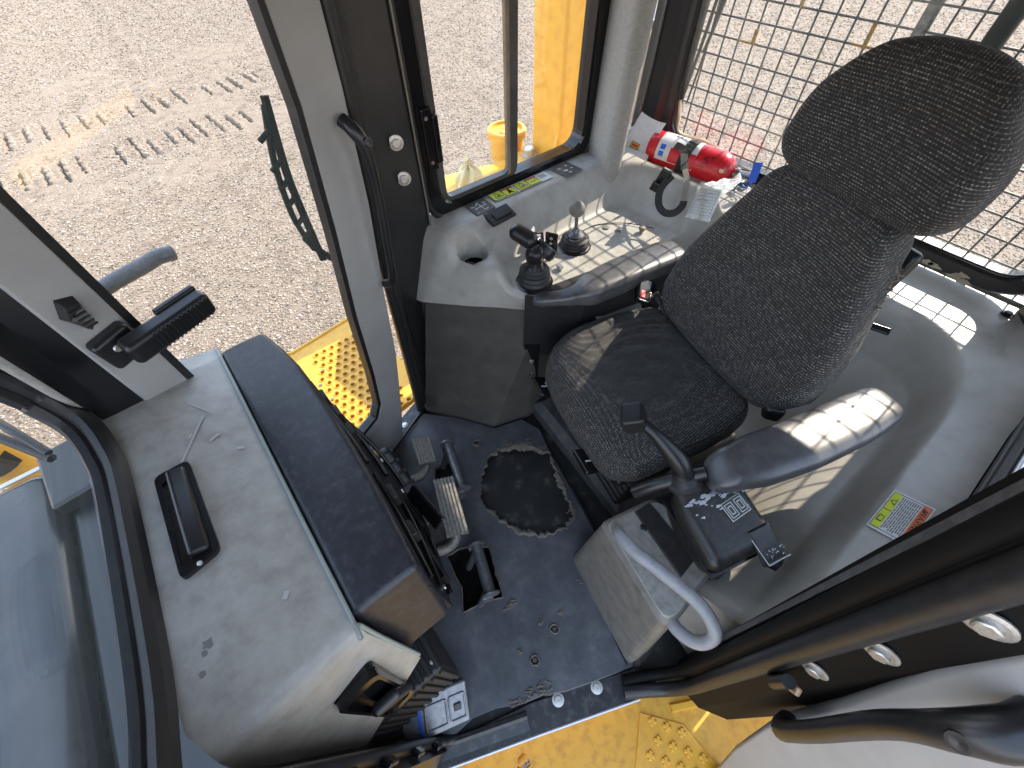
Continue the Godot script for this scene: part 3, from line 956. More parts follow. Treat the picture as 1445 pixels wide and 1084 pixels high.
	var ff := func(u, v):
		var z := lerpf(-0.86, -0.215, u)
		var bow: float = sin(u * PI)
		return V(-0.030 + 0.012 * bow + v * (0.008 + 0.04 * bow), 0.805 - 0.22 * v, z)
	fas.grid(24, 6, ff, Vector3.RIGHT, 0.012)
	obj("fascia", fas, "black", t)
	for b in [[0.12, 0.55], [0.60, 0.97]]:
		for edge in [0.12, 0.52, 0.94]:
			var bar := MB.new()
			var path := []
			for k in 13:
				var u: float = lerpf(b[0], b[1], k / 12.0)
				path.append(ff.call(u, edge) + V(0.006, 0, 0))
			bar.tube(path, 0.0055, 8)
			obj("bezel_bar", bar, "gloss_black", t)
	for k in 5:
		var u: float = [0.16, 0.26, 0.36, 0.66, 0.80][k]
		var sw := MB.new()
		sw.rbox(ff.call(u, 0.34) + V(0.006, 0, 0), V(0.014, 0.045, 0.036), 0.004)
		obj("rocker_switch", sw, "rubber", t)
	for k in 2:
		var vent := MB.new()
		var u: float = [0.70, 0.88][k]
		for s in 5:
			vent.rbox(ff.call(u, 0.62 + 0.06 * s) + V(0.004, 0, 0), V(0.014, 0.003, 0.085), 0.001, Basis(Vector3.BACK, 0.4))
		obj("air_louvre", vent, "gloss_black", t)
	for u in [0.05, 0.22, 0.42, 0.58, 0.74, 0.95]:
		var sc := MB.new()
		sc.lathe(ff.call(u, 0.84) + V(0.001, 0, 0), [Vector2(0.0055, 0), Vector2(0.005, 0.003), Vector2(0.0, 0.0035)], 10, up_to(V(1, 0.15, 0)))
		obj("screw", sc, "zinc", t)
	var badge := MB.new()
	badge.rbox(ff.call(0.40, 0.70) + V(0.004, 0, 0), V(0.003, 0.016, 0.034), 0.001)
	obj("badge", badge, "zinc", t)
	var bt := MB.new()
	bt.loft([[ff.call(0.385, 0.74) + V(0.006, 0, 0), ff.call(0.415, 0.74) + V(0.006, 0, 0), ff.call(0.40, 0.66) + V(0.006, 0, 0)], [ff.call(0.385, 0.74) + V(0.007, 0, 0), ff.call(0.415, 0.74) + V(0.007, 0, 0), ff.call(0.40, 0.66) + V(0.007, 0, 0)]])
	obj("badge_mark", bt, "yellow", t)
	var paddle := MB.new()
	paddle.rbox(V(0.045, 0.62, -0.42), V(0.012, 0.05, 0.11), 0.005, Basis.from_euler(V(0.2, 0.1, -0.5)))
	obj("lower_flap", paddle, "gloss_black", t)
	# ribbed kick panels below
	for s in [[V(0.02, 0.02, -0.66), V(0.10, 0.30, 0.32), 0.05, 7], [V(-0.21, 0.12, -0.235), V(0.20, 0.30, 0.15), 0.0, 9]]:
		var kp := MB.new()
		var c: Vector3 = s[0] + V(0, s[1].y * 0.5, 0)
		kp.rbox(c, s[1], 0.012)
		obj("kick_panel", kp, "rubber", t)
		for k in s[3]:
			var rib := MB.new()
			if s[2] > 0:
				rib.rbox(c + V(s[1].x * 0.5, 0, lerpf(-0.14, 0.14, k / 6.0)), V(0.016, 0.27, 0.017), 0.004)
				rib.rbox(c + V(0, s[1].y * 0.5, lerpf(-0.14, 0.14, k / 6.0)), V(0.09, 0.012, 0.017), 0.004)
			else:
				rib.rbox(c + V(lerpf(-0.09, 0.09, k / 8.0), s[1].y * 0.5 + 0.002, 0), V(0.012, 0.012, 0.145), 0.003)
				rib.rbox(c + V(lerpf(-0.09, 0.09, k / 8.0), 0, 0.076), V(0.012, 0.28, 0.012), 0.003)
			obj("rib", rib, "rubber", t)
		var sc := MB.new()
		sc.lathe(c + V(s[1].x * 0.42, s[1].y * 0.5, 0.05), [Vector2(0.006, 0), Vector2(0.005, 0.006), Vector2(0, 0.007)], 10)
		obj("screw", sc, "zinc", t)
	# grab recess let into the top
	var g := thing("dash_grab_handle", "black recessed grab handle set in the grey dashboard top", "handle")
	var cor := [on_dash(-0.291, -0.592), on_dash(-0.243, -0.604), on_dash(-0.243, -0.416), on_dash(-0.294, -0.398)]
	var inn := [on_dash(-0.284, -0.574), on_dash(-0.262, -0.582), on_dash(-0.268, -0.424), on_dash(-0.289, -0.416)]
	var ro := rounded(cor, 0.012); var ri := rounded(inn, 0.006)
	var fr := MB.new()
	for i in ro.size():
		var j := (i + 1) % ro.size()
		var h := V(0.004, 0.017, 0)
		fr.quad(ro[i] + h, ri[i] + h, ri[j] + h, ro[j] + h)
		fr.quad(ro[j] + h, ro[j] - h, ro[i] - h, ro[i] + h)
		fr.quad(ri[i] + h, ri[i] + h * 0.6, ri[j] + h * 0.6, ri[j] + h)
		fr.quad(ro[i] + h, ro[j] + h, ri[j] + h, ri[i] + h)
	obj("frame", fr, "black", g)
	var well := MB.new()
	well.loft([[inn[0] + V(0, 0.0125, 0), inn[1] + V(0, 0.0125, 0), inn[2] + V(0, 0.0125, 0), inn[3] + V(0, 0.0125, 0)], [inn[0] + V(0, 0.0135, 0), inn[1] + V(0, 0.0135, 0), inn[2] + V(0, 0.0135, 0), inn[3] + V(0, 0.0135, 0)]])
	obj("well", well, "gloss_black", g)
	var bar := MB.new()
	var wb := func(p: Vector3): return p + V(0, 0.006 * cos(p.z * 16.0), 0)
	bar.rbox(on_dash(-0.259, -0.505, 0.022), V(0.027, 0.014, 0.165), 0.006, Basis(Vector3.BACK, -0.35) * Basis(Vector3.UP, -0.02), 2, wb)
	obj("grip", bar, "black", g)
	var sc := MB.new()
	sc.lathe(on_dash(-0.266, -0.410, 0.017), [Vector2(0.004, 0), Vector2(0.0035, 0.002), Vector2(0, 0.0025)], 10)
	obj("screw", sc, "zinc", g)
	# side scoop
	var s := thing("side_scoop_handle", "black scooped pull handle let into the dashboard end beside the left door post", "handle")
	var A := [V(-0.232, 0.785, -0.178), V(-0.158, 0.800, -0.180), V(-0.166, 0.535, -0.160), V(-0.225, 0.535, -0.156)]
	var off := V(0, 0.0, 0.016)
	var ra := rounded(A, 0.02)
	var mid := Vector3.ZERO
	for p in A: mid += p * 0.25
	fr = MB.new()
	for i in ra.size():
		var j := (i + 1) % ra.size()
		var pi: Vector3 = ra[i].lerp(mid, 0.16); var pj: Vector3 = ra[j].lerp(mid, 0.16)
		fr.quad(ra[i] + off, ra[j] + off, pj + off, pi + off)
		fr.quad(ra[j] + off, ra[i] + off, ra[i] - off, ra[j] - off)
		fr.quad(pi + off, pj + off, pj + off * 0.1, pi + off * 0.1)
	obj("frame", fr, "gloss_black", s)
	well = MB.new()
	well.loft([[A[0] + off * 0.1, A[1] + off * 0.1, A[2] + off * 0.1, A[3] + off * 0.1], [A[0] + off * 0.2, A[1] + off * 0.2, A[2] + off * 0.2, A[3] + off * 0.2]])
	obj("well", well, "gloss_black", s)
	var cov := MB.new()
	cov.rbox(mid + V(0.006, -0.05, 0.016), V(0.055, 0.13, 0.022), 0.010, Basis.from_euler(V(0.12, 0, 0.03)), 2)
	obj("cover", cov, "black", s)
	# silver cover on the floor
	var sp := thing("silver_cover_panel", "silver grey plastic cover with raised windows and a blue strip under the dashboard", "cover")
	var B := frame_of(V(0.30, -0.10, 0.10), V(0.1, 0.8, 0.6))
	var c := V(-0.22, 0.075, -0.135)
	var body := MB.new()
	body.rbox(c, V(0.19, 0.02, 0.11), 0.006, B, 2)
	body.rbox(c + B * V(0.085, -0.03, 0), V(0.012, 0.07, 0.11), 0.004, B)
	obj("cover_body", body, "silver_plastic", sp)
	for q in [[V(0.0, 0.011, 0.005), V(0.06, 0.004, 0.065)], [V(0.062, 0.011, 0.005), V(0.045, 0.004, 0.065)]]:
		var fm := MB.new()
		var ctr: Vector3 = c + B * q[0]
		var hx: float = q[1].x * 0.5; var hz: float = q[1].z * 0.5
		fm.tube(rounded([ctr + B * V(-hx, 0, -hz), ctr + B * V(hx, 0, -hz), ctr + B * V(hx, 0, hz), ctr + B * V(-hx, 0, hz)], 0.006), 0.003, 6, true)
		obj("raised_frame", fm, "silver_plastic", sp)
	var latch := MB.new()
	latch.rbox(c + B * V(0.062, 0.012, 0.004), V(0.022, 0.006, 0.02), 0.003, B)
	obj("latch", latch, "black", sp)
	var strip := MB.new()
	strip.rbox(c + B * V(-0.045, 0.0105, 0.008), V(0.009, 0.002, 0.085), 0.0008, B)
	obj("blue_strip", strip, "blue_plain", sp)

# ---------------------------------------------------------------- seat
func build_seat() -> void:
	var t := thing("operator_seat", "black flecked fabric operator seat with a tall reclined back and headrest", "seat")
	var F := V(-0.966, 0, -0.259)   # facing
	var R := V(0.259, 0, -0.966)    # sitter's right
	var S := Transform3D(Basis(R, Vector3.UP, -F), V(0.78, 0, -0.38)) # local x right, y up, z back
	# cushion
	var m := MB.new()
	m.T = S
	var wc := func(p: Vector3):
		var q := p
		var fx := p.x / 0.27; var fz := p.z / 0.24
		q.y += 0.030 * pow(absf(fx), 3.0) - 0.018 * (1.0 - fx * fx) * (1 - fz * fz)
		if fz < -0.3: q.y -= 0.075 * pow((-fz - 0.3) / 0.7, 2.0)
		q.x *= 1.0 - 0.10 * pow(absf(fz), 4.0) - 0.05 * smoothstep(0.0, 1.0, fz)
		q.z *= 1.0 - 0.12 * pow(absf(fx), 4.0)
		if p.y < 0: q.z *= 0.94; q.x *= 0.95
		return q
	m.rbox(V(0, 0.485, 0.0), V(0.54, 0.135, 0.49), 0.058, Basis.IDENTITY, 4, wc)
	obj("seat_cushion", m, "fabric", t)
	# backrest, tilted back
	var tilt := 0.30
	var Bk := Transform3D(S.basis * Basis(Vector3.RIGHT, tilt), S * V(-0.03, 0.575, 0.235))
	m = MB.new()
	m.T = Bk
	var wb := func(p: Vector3):
		var q := p
		var k := clampf((p.y + 0.28) / 0.56, 0, 1)
		var half: float = lerpf(0.275, 0.172, smoothstep(0.3, 1.0, k)) * lerpf(0.86, 1.0, smoothstep(0.0, 0.18, k))
		q.x = p.x / 0.26 * half
		var fx := p.x / 0.26
		if p.z < 0:
			q.z -= 0.030 * fx * fx - 0.02 * sin(k * PI)
			q.z -= 0.018 * sin(k * PI * 1.0)
		q.y -= 0.03 * fx * fx * smoothstep(0.7, 1.0, k)
		q.y += 0.035 * fx * fx * (1.0 - smoothstep(0.0, 0.3, k))
		return q
	m.rbox(V(0, 0.235, 0.02), V(0.52, 0.56, 0.13), 0.055, Basis.IDENTITY, 4, wb)
	obj("backrest", m, "fabric", t)
	# torn seam at the side of the backrest
	var r := RandomNumberGenerator.new(); r.seed = 21
	var tear := MB.new()
	tear.T = Bk
	for k in 90:
		var y := 0.29 + 0.13 * r.randf()
		var p := V(-0.205 - 0.02 * r.randf() + (y - 0.3) * 0.25, y, 0.01 + 0.04 * r.randf())
		tear.tube([p, p + V(-0.006 + r.randfn(0, 0.006), r.randfn(0, 0.008), r.randfn(0, 0.006))], 0.0011, 4)
	for k in 60:
		var p := V(-0.225 + 0.02 * r.randf(), 0.02 + 0.10 * r.randf(), 0.02 + 0.03 * r.randf())
		tear.tube([p, p + V(-0.006 + r.randfn(0, 0.005), r.randfn(0, 0.008), r.randfn(0, 0.006))], 0.0011, 4)
	obj("frayed_seam", tear, "webbing_dusty", t)
	# headrest
	m = MB.new()
	m.T = Bk
	var wh := func(p: Vector3):
		var q := p
		var k := clampf((p.y + 0.135) / 0.27, 0, 1)
		q.x *= lerpf(1.0, 0.76, smoothstep(0.35, 1.0, k))
		var fx := p.x / 0.205
		q.y -= 0.05 * pow(absf(fx), 2.5) * smoothstep(0.5, 1.0, k)
		q.y += 0.03 * (1 - fx * fx) * (1.0 - smoothstep(0.0, 0.35, k)) * -0.6
		if p.z < 0: q.z -= 0.035 * fx * fx - 0.012
		return q
	m.rbox(V(-0.020, 0.632, -0.012), V(0.41, 0.27, 0.13), 0.058, Basis.IDENTITY, 4, wh)
	obj("headrest", m, "fabric", t)
	var st := MB.new()
	st.T = Bk
	for x in [-0.06, 0.06]: st.tube([V(x, 0.45, 0.03), V(x, 0.56, 0.03)], 0.008, 8)
	obj("headrest_post", st, "black", t)
	# shell behind the back and pan under the cushion
	m = MB.new(); m.T = Bk
	m.rbox(V(0, 0.22, 0.095), V(0.38, 0.46, 0.03), 0.014)
	obj("back_shell", m, "black", t)
	m = MB.new(); m.T = S
	m.rbox(V(0, 0.405, 0.0), V(0.46, 0.035, 0.42), 0.012)
	obj("seat_pan", m, "black", t)
	# bellows and base
	m = MB.new(); m.T = S
	for k in 6:
		var y := 0.11 + 0.046 * k
		var g := 0.012 * k
		m.rbox(V(0.0, y, 0.06), V(0.40 + g, 0.036, 0.40), 0.016)
		m.rbox(V(0.0, y + 0.023, 0.06), V(0.37 + g, 0.03, 0.37), 0.01)
	obj("bellows", m, "rubber", t)
	m = MB.new()
	m.prism(P2([0.668, -0.765, 0.755, -0.755, 1.2, -0.7, 1.2, -0.16, 0.86, -0.12, 0.60, -0.205, 0.605, -0.26]), -0.01, 0.085, [], 0.03)
	obj("base", m, "base_rubber", t)
	# adjusting levers on the front edge of the pan
	for s in [[0.175, -0.225], [-0.125, -0.228]]:
		m = MB.new(); m.T = S
		m.rbox(V(s[0], 0.41, s[1] - 0.02), V(0.085, 0.02, 0.07), 0.008, Basis(Vector3.RIGHT, 0.5), 2)
		var lever := obj("lever", m, "gloss_black", t)
		m = MB.new(); m.T = S
		var b := Transform3D(Basis(Vector3.RIGHT, 0.5), V(s[0], 0.4205, s[1] - 0.022))
		m.T = S * b
		m.rbox(V(-0.006, 0.003, 0), V(0.005, 0.002, 0.028), 0.0006)
		m.rbox(V(0.002, 0.003, 0.012), V(0.018, 0.002, 0.005), 0.0006)
		obj("mark", m, "white_mark", lever)
	# hip bolster and belt parts
	m = MB.new()
	m.rbox(V(0.935, 0.60, -0.075), V(0.10, 0.05, 0.05), 0.015, Basis(Vector3.UP, 0.5), 2)
	obj("belt_anchor", m, "black", t)
	m = MB.new()
	m.rbox(V(1.06, 0.55, -0.60), V(0.10, 0.06, 0.06), 0.015, Basis(Vector3.UP, 0.9), 2)
	obj("belt_anchor", m, "black", t)
	var bk := thing("seat_belt_buckle", "black seat belt buckle with a red press button beside the cushion", "buckle")
	var bb := Basis.from_euler(V(0.35, 0.75, 0.25))
	m = MB.new()
	m.rbox(V(0.985, 0.625, -0.585), V(0.085, 0.028, 0.048), 0.008, bb, 2)
	obj("body", m, "gloss_black", bk)
	m = MB.new()
	m.rbox(V(0.985, 0.625, -0.585) + bb * V(-0.022, 0.012, -0.006), V(0.030, 0.010, 0.018), 0.003, bb)
	obj("button", m, "red_plain", bk)
	m = MB.new()
	m.tube(rounded([V(0.985, 0.625, -0.585) + bb * V(-0.042, 0.010, -0.02), V(0.985, 0.625, -0.585) + bb * V(-0.042, 0.010, 0.02), V(0.985, 0.625, -0.585) + bb * V(0.0, 0.013, 0.024)], 0.01), 0.002, 5)
	obj("rim", m, "zinc", bk)
	m = MB.new()
	m.tube(smooth([V(1.015, 0.615, -0.555), V(1.03, 0.57, -0.52), V(1.04, 0.52, -0.49)], 4), 0.02, 8, false, true, 0.4)
	obj("strap", m, "webbing", bk)

# ---------------------------------------------------------------- armrests
func build_armrest(called: String, label: String, spine: Array, widths: Array, heights: Array) -> Node3D:
	var t := thing(called, label, "armrest")
	var m := MB.new()
	var path := smooth(spine, 8)
	var f := func(u, v):
		var q: float = u * (path.size() - 1)
		var i := mini(int(q), path.size() - 2)
		var p: Vector3 = (path[i] as Vector3).lerp(path[i + 1], q - i)
		var d: Vector3 = ((path[i + 1] as Vector3) - path[i]).normalized()
		var s := d.cross(Vector3.UP).normalized()
		var k: float = u * (widths.size() - 1)
		var wi := mini(int(k), widths.size() - 2)
		var w: float = lerpf(widths[wi], widths[wi + 1], smoothstep(0, 1, k - wi))
		var h: float = lerpf(heights[wi], heights[wi + 1], smoothstep(0, 1, k - wi))
		var e := sqrt(clampf(1.0 - pow(2 * u - 1, 16.0), 0.0, 1.0))
		var a: float = v * TAU
		var cx := signf(cos(a)) * pow(absf(cos(a)), 0.55)
		var cy := signf(sin(a)) * pow(absf(sin(a)), 0.55)
		return p + s * cx * w * 0.5 * e + V(0, cy * h * 0.5 * e, 0)
	m.grid(60, 28, f, Vector3.UP)
	# orient outward by volume
	var vol := 0.0
	for i in range(0, m.v.size(), 3): vol += (m.v[i] - path[0]).dot((m.v[i + 2] - path[0]).cross(m.v[i + 1] - path[0]))
	if vol < 0:
		for i in range(0, m.v.size(), 3):
			var sw := m.v[i + 1]; m.v[i + 1] = m.v[i + 2]; m.v[i + 2] = sw
			var sn := m.n[i + 1]; m.n[i + 1] = m.n[i + 2]; m.n[i + 2] = sn
			for k in 3: m.n[i + k] = -m.n[i + k]
	obj("pad", m, "armrest", t)
	return t

func build_armrests() -> void:
	var t := build_armrest("elbow_rest", "worn black vinyl armrest along the lever console beside the seat", [V(0.668, 0.640, -0.778), V(0.745, 0.643, -0.722), V(0.80, 0.648, -0.692), V(0.905, 0.652, -0.676), V(1.06, 0.652, -0.655), V(1.215, 0.650, -0.625)], [0.045, 0.05, 0.06, 0.105, 0.12, 0.12, 0.115], [0.03, 0.035, 0.05, 0.075, 0.075, 0.07, 0.07])
	var m := MB.new()
	m.loft([[V(0.656, 0.655, -0.795), V(0.70, 0.655, -0.758), V(0.80, 0.640, -0.660), V(0.90, 0.645, -0.632), V(1.20, 0.645, -0.58), V(1.22, 0.64, -0.70), V(0.85, 0.64, -0.73)], [V(0.650, 0.36, -0.80), V(0.695, 0.36, -0.765), V(0.78, 0.36, -0.70), V(0.90, 0.36, -0.68), V(1.20, 0.36, -0.64), V(1.22, 0.36, -0.72), V(0.85, 0.36, -0.74)]])
	obj("support", m, "armrest_side", t)
	m = MB.new()
	m.loft([[V(0.655, 0.42, -0.800), V(0.70, 0.42, -0.772), V(0.695, 0.20, -0.772), V(0.65, 0.20, -0.803)], [V(0.653, 0.42, -0.792), V(0.698, 0.42, -0.762), V(0.693, 0.20, -0.762), V(0.648, 0.20, -0.793)]])
	var br := obj("bracket", m, "gloss_black", t)
	for s in [V(0.672, 0.33, -0.779), V(0.672, 0.265, -0.779)]:
		m = MB.new()
		m.lathe(s, [Vector2(0.010, 0), Vector2(0.010, 0.003), Vector2(0.006, 0.004), Vector2(0.006, 0.008), Vector2(0, 0.008)], 8, up_to(V(-0.55, 0, 0.83)))
		obj("screw", m, "zinc", br)
	t = build_armrest("elbow_rest", "sunlit worn black vinyl armrest behind the steering lever", [V(0.612, 0.600, -0.060), V(0.66, 0.628, -0.034), V(0.73, 0.640, -0.003), V(0.83, 0.645, 0.034), V(0.975, 0.645, 0.075), V(1.12, 0.645, 0.110)], [0.075, 0.105, 0.125, 0.128, 0.126, 0.108], [0.045, 0.07, 0.078, 0.075, 0.07, 0.06])
	m = MB.new()
	m.loft([[V(0.61, 0.585, -0.085), V(0.61, 0.585, -0.055), V(0.95, 0.625, 0.065), V(0.95, 0.625, 0.01)], [V(0.66, 0.30, -0.11), V(0.66, 0.30, -0.08), V(0.80, 0.30, -0.03), V(0.80, 0.30, -0.08)]])
	obj("support", m, "black", t)
	m = MB.new()
	m.tube(smooth([V(0.50, 0.50, -0.155), V(0.54, 0.55, -0.125), V(0.62, 0.61, -0.065)], 4), 0.018, 10)
	obj("front_link", m, "black", t)

# ---------------------------------------------------------------- moulded interior
func rr_dist(x: float, z: float, x1: float, z0: float, z1: float, r: float) -> float: # inside distance of a rounded rectangle open to -x
	var dx := x1 - x
	var dz := minf(z - z0, z1 - z)
	if dx < r and dz < r: return r - Vector2(r - dx, r - dz).length()
	return minf(dx, dz)

func mould_h(x: float, z: float) -> float:
	var L := lerpf(0.775, 0.655, smoothstep(-0.62, -0.2, z))
	# near side sill rises steeply to the window
	var near_top := lerpf(0.580, 0.655, smoothstep(1.25, 1.55, x))
	L = lerpf(L, near_top, smoothstep(0.0, 0.2, z) * (1.0 - smoothstep(1.3, 1.55, x)))
	if z > 0.225: L = maxf(L, near_top + (z - 0.225) * 0.32)
	# extinguisher trough behind the rim
	if z < -0.5: L -= 0.075 * smoothstep(1.40, 1.45, x) * smoothstep(-0.45, -0.6, z) * smoothstep(-1.19, -1.13, z)
	var dc := rr_dist(x, z, 1.40, -1.088, 9.0, 0.20)
	var con := L - (L - 0.645) * smoothstep(0.0, 0.115, dc) if z < -0.2 else 9.0
	var h := L
	if z < -0.60: h = minf(h, con)
	# raised block in front that holds the cup
	if z < -0.7:
		var k := 1.0 - smoothstep(-0.028, 0.028, x - (0.672 + (-0.93 - z) * 0.42))
		k *= 1.0 - smoothstep(-0.90, -0.835, z)
		h = lerpf(h, maxf(h, 0.708), k)
	var db := rr_dist(x, z, 1.50, -0.72, 0.238, 0.24)
	if db > 0:
		var depth := 0.30 * smoothstep(0.0, 0.05, db) + 0.70 * smoothstep(0.0, 0.32, db)
		var bottom := lerpf(0.10, 0.22, smoothstep(-0.1, 0.2, z))
		h = minf(h, L - (L - bottom) * depth)
	return h

func build_mould() -> void:
	# lever console on the far side
	var t := thing("lever_console", "pale grey moulded lever console under the right side window", "console")
	var fz := [-1.205, -1.06, -0.93, -0.86, -0.80, -0.757, -0.735]
	var fx := [0.505, 0.560, 0.605, 0.640, 0.668, 0.700, 0.740]
	var front := func(z):
		for q in 6:
			if z <= fz[q + 1]: return lerpf(fx[q], fx[q + 1], clampf((z - fz[q]) / (fz[q + 1] - fz[q]), 0, 1))
		return 0.74
	var cup := Vector2(0.618, -1.02)
	var f := func(u, v):
		var z: float = lerpf(-1.205, -0.735, v)
		var x: float = lerpf(front.call(z), 1.735, u)
		var y := mould_h(x, z)
		var e := Vector2(x, z).distance_to(cup)
		y -= 0.006 * (1.0 - smoothstep(0.046, 0.062, e))
		if e < 0.045: y -= 0.10 * (1.0 - smoothstep(0.040, 0.0455, e))
		y -= 0.010 * pow(1.0 - clampf((x - front.call(z)) / 0.016, 0, 1), 2.0)
		return V(x, y, z)
	var m := MB.new()
	m.grid(170, 90, f, Vector3.UP)
	obj("top_shell", m, "shell", t)
	# front face of the shell
	m = MB.new()
	var tops := []; var lows := []
	var lx := [0.385, 0.432, 0.548, 0.625, 0.688, 0.716, 0.80]
	for q in 7:
		tops.append(V(fx[q], 0, fz[q])); lows.append(V(lx[q], 0.558, [-1.205, -1.085, -0.960, -0.885, -0.815, -0.765, -0.738][q]))
	tops.append(V(1.3, 0, -0.735)); lows.append(V(1.3, 0.555, -0.735))
	var sk := func(u, v):
		var q: float = u * 7.0
		var i := mini(int(q), 6)
		var a: Vector3 = (tops[i] as Vector3).lerp(tops[i + 1], q - i)
		var b: Vector3 = (lows[i] as Vector3).lerp(lows[i + 1], q - i)
		a.y = mould_h(a.x + 0.001, a.z) - 0.010
		var p := a.lerp(b, v)
		p += V(-0.007, 0.004, 0.004) * sin(clampf(v * 6.0, 0, 1) * PI * 0.5) * (1.0 - v * 0.4)
		return p
	m.grid(112, 14, sk, V(-1, 0, 0.4), 0.004)
	obj("front_face", m, "shell", t)
	m = MB.new(); m.rbox(V(0.556, 0.566, -0.961), V(0.012, 0.022, 0.014), 0.004, Basis(Vector3.UP, -0.9)); obj("notch", m, "gloss_black", t)
	m = MB.new()
	m.lathe(V(cup.x, 0.6045, cup.y), [Vector2(0.0425, 0.055), Vector2(0.0395, 0.056), Vector2(0.038, 0.004), Vector2(0, 0.004)], 28)
	obj("cup_liner", m, "gloss_black", t)
	# dark kick box below
	m = MB.new()
	m.loft([[V(0.308, -0.01, -1.074), V(0.488, -0.01, -0.808), V(0.64, -0.01, -0.757), V(1.3, -0.01, -0.75), V(1.3, -0.01, -1.21), V(0.36, -0.01, -1.21)], [V(0.446, 0.56, -1.092), V(0.694, 0.56, -0.825), V(0.725, 0.56, -0.780), V(1.3, 0.56, -0.755), V(1.3, 0.56, -1.21), V(0.42, 0.56, -1.21)]])
	obj("kick_box", m, "boxpanel", t)
	# rocker switch panel
	var sw := thing("console_rocker_switch", "black rocker switch panel between the cup holder and the decals", "switch")
	var c := V(0.768, mould_h(0.768, -1.06) + 0.008, -1.063)
	var sb := frame_of(V(0.95, 0.0, -0.05), V(0, 1, 0.32))
	m = MB.new(); m.rbox(c, V(0.105, 0.012, 0.058), 0.005, sb, 2); obj("bezel", m, "black", sw)
	m = MB.new(); m.rbox(c + sb * V(0.006, 0.007, 0.002), V(0.072, 0.012, 0.030), 0.004, sb * Basis(Vector3.BACK, 0.06), 2); obj("rocker", m, "rubber", sw)
	# small controls
	for s in [["round_console_knob", V(0.838, 0.645, -0.828), 0.014, "zinc", "small pale round pull knob between the two levers and the armrest"], ["gray_console_button", V(1.128, 0.645, -0.893), 0.012, "gray_knob", "grey flat button farthest from the seat in the row at the console's rear"], ["gray_console_button", V(1.150, 0.645, -0.850), 0.012, "gray_knob", "grey flat button next to the dark red one at the console's rear"], ["red_console_button", V(1.205, 0.648, -0.79), 0.013, "tan_panel", "dark red capped button at the rear end of the console row"]]:
		var k: Node3D = thing(s[0], s[4], "button")
		m = MB.new()
		var rr: float = s[2]
		var hh := 0.016 if s[0] != "gray_console_button" else 0.004
		m.lathe(s[1] + V(0, 0.001, 0), [Vector2(rr * 0.6, 0), Vector2(rr * 0.6, hh * 0.5), Vector2(rr, hh * 0.6), Vector2(rr, hh * 0.9), Vector2(rr * 0.8, hh * 1.1), Vector2(0, hh * 1.15)], 20)
		obj("cap", m, s[3], k)
	m = MB.new()
	m.tube(smooth([V(1.05, 0.647, -0.935), V(1.12, 0.647, -0.925), V(1.20, 0.65, -0.86), V(1.25, 0.652, -0.77)], 5), 0.0016, 5)
	obj("panel_joint", m, "black", t)
	build_decals()
	# liner behind and left of the seat
	t = thing("rear_liner", "pale grey moulded tub and shelf behind and left of the seat", "liner")
	m = MB.new()
	var f2 := func(u, v):
		var z: float = lerpf(-0.735, 0.345, v)
		var x: float = lerpf(0.86, 1.735, u)
		return V(x, mould_h(x, z), z)
	m.grid(110, 130, f2, Vector3.UP)
	obj("tub", m, "liner", t)
	m = MB.new()
	var f3 := func(u, v):
		var z: float = lerpf(0.02, 0.345, v)
		var x: float = lerpf(0.50 - 0.06 * v, 0.86, u)
		var drop := (1.0 - smoothstep(0.0, 0.08, u)) * 0.02
		return V(x, mould_h(x, z) - drop, z)
	m.grid(50, 60, f3, Vector3.UP)
	obj("front_wing", m, "liner", t)
	m = MB.new()
	var f4 := func(u, v):
		var z: float = lerpf(0.02, 0.345, u)
		var x: float = 0.50 - 0.06 * u
		return V(x, lerpf(mould_h(x, z) - 0.02, 0.0, v), z)
	m.grid(20, 6, f4, V(-1, 0, 0))
	obj("front_edge", m, "liner", t)
	m = MB.new(); m.rbox(V(1.425, 0.60, -0.03), V(0.07, 0.012, 0.022), 0.004, frame_of(V(0.3, 0, 1), V(-0.6, 1, 0)))
	obj("slot", m, "gloss_black", t)
	m = MB.new()
	m.lathe(V(1.68, 0.656, 0.185), [Vector2(0.016, 0), Vector2(0.016, 0.003), Vector2(0.009, 0.005), Vector2(0.009, 0.010), Vector2(0, 0.011)], 12)
	obj("bolt", m, "black", t)
	m = MB.new()
	var nt := MB.new()
	nt.lathe(V(0.665, 0.44, 0.285), [Vector2(0.020, -0.02), Vector2(0.020, 0.012), Vector2(0.016, 0.016), Vector2(0.0, 0.016)], 14, up_to(V(-0.2, 1, -0.35)))
	obj("lower_boss", nt, "liner", t)
	# rear left corner trim
	t = thing("left_rear_corner_trim", "grey moulded corner trim at the rear of the left side window", "trim")
	m = MB.new()
	m.rbox(V(1.58, 0.88, 0.31), V(0.24, 0.50, 0.10), 0.04, Basis.from_euler(V(-0.06, 0.1, 0.05)), 3)
	obj("trim", m, "trim_fabric", t)
	m = MB.new()
	m.rbox(V(1.60, 1.42, 0.215), V(0.20, 0.85, 0.16), 0.04, Basis.from_euler(V(-0.04, 0.1, 0.0)), 3)
	obj("sun_blocking_cover", m, "trim_fabric", t)  # upper piece out of view, added to block sun from the left liner

func decal_plate(t: Node3D, c: Vector3, b: Basis, w: float, h: float, material: String, called := "plate") -> void:
	var m := MB.new()
	m.rbox(c, V(w, 0.0016, h), 0.0006, b)
	obj(called, m, material, t)

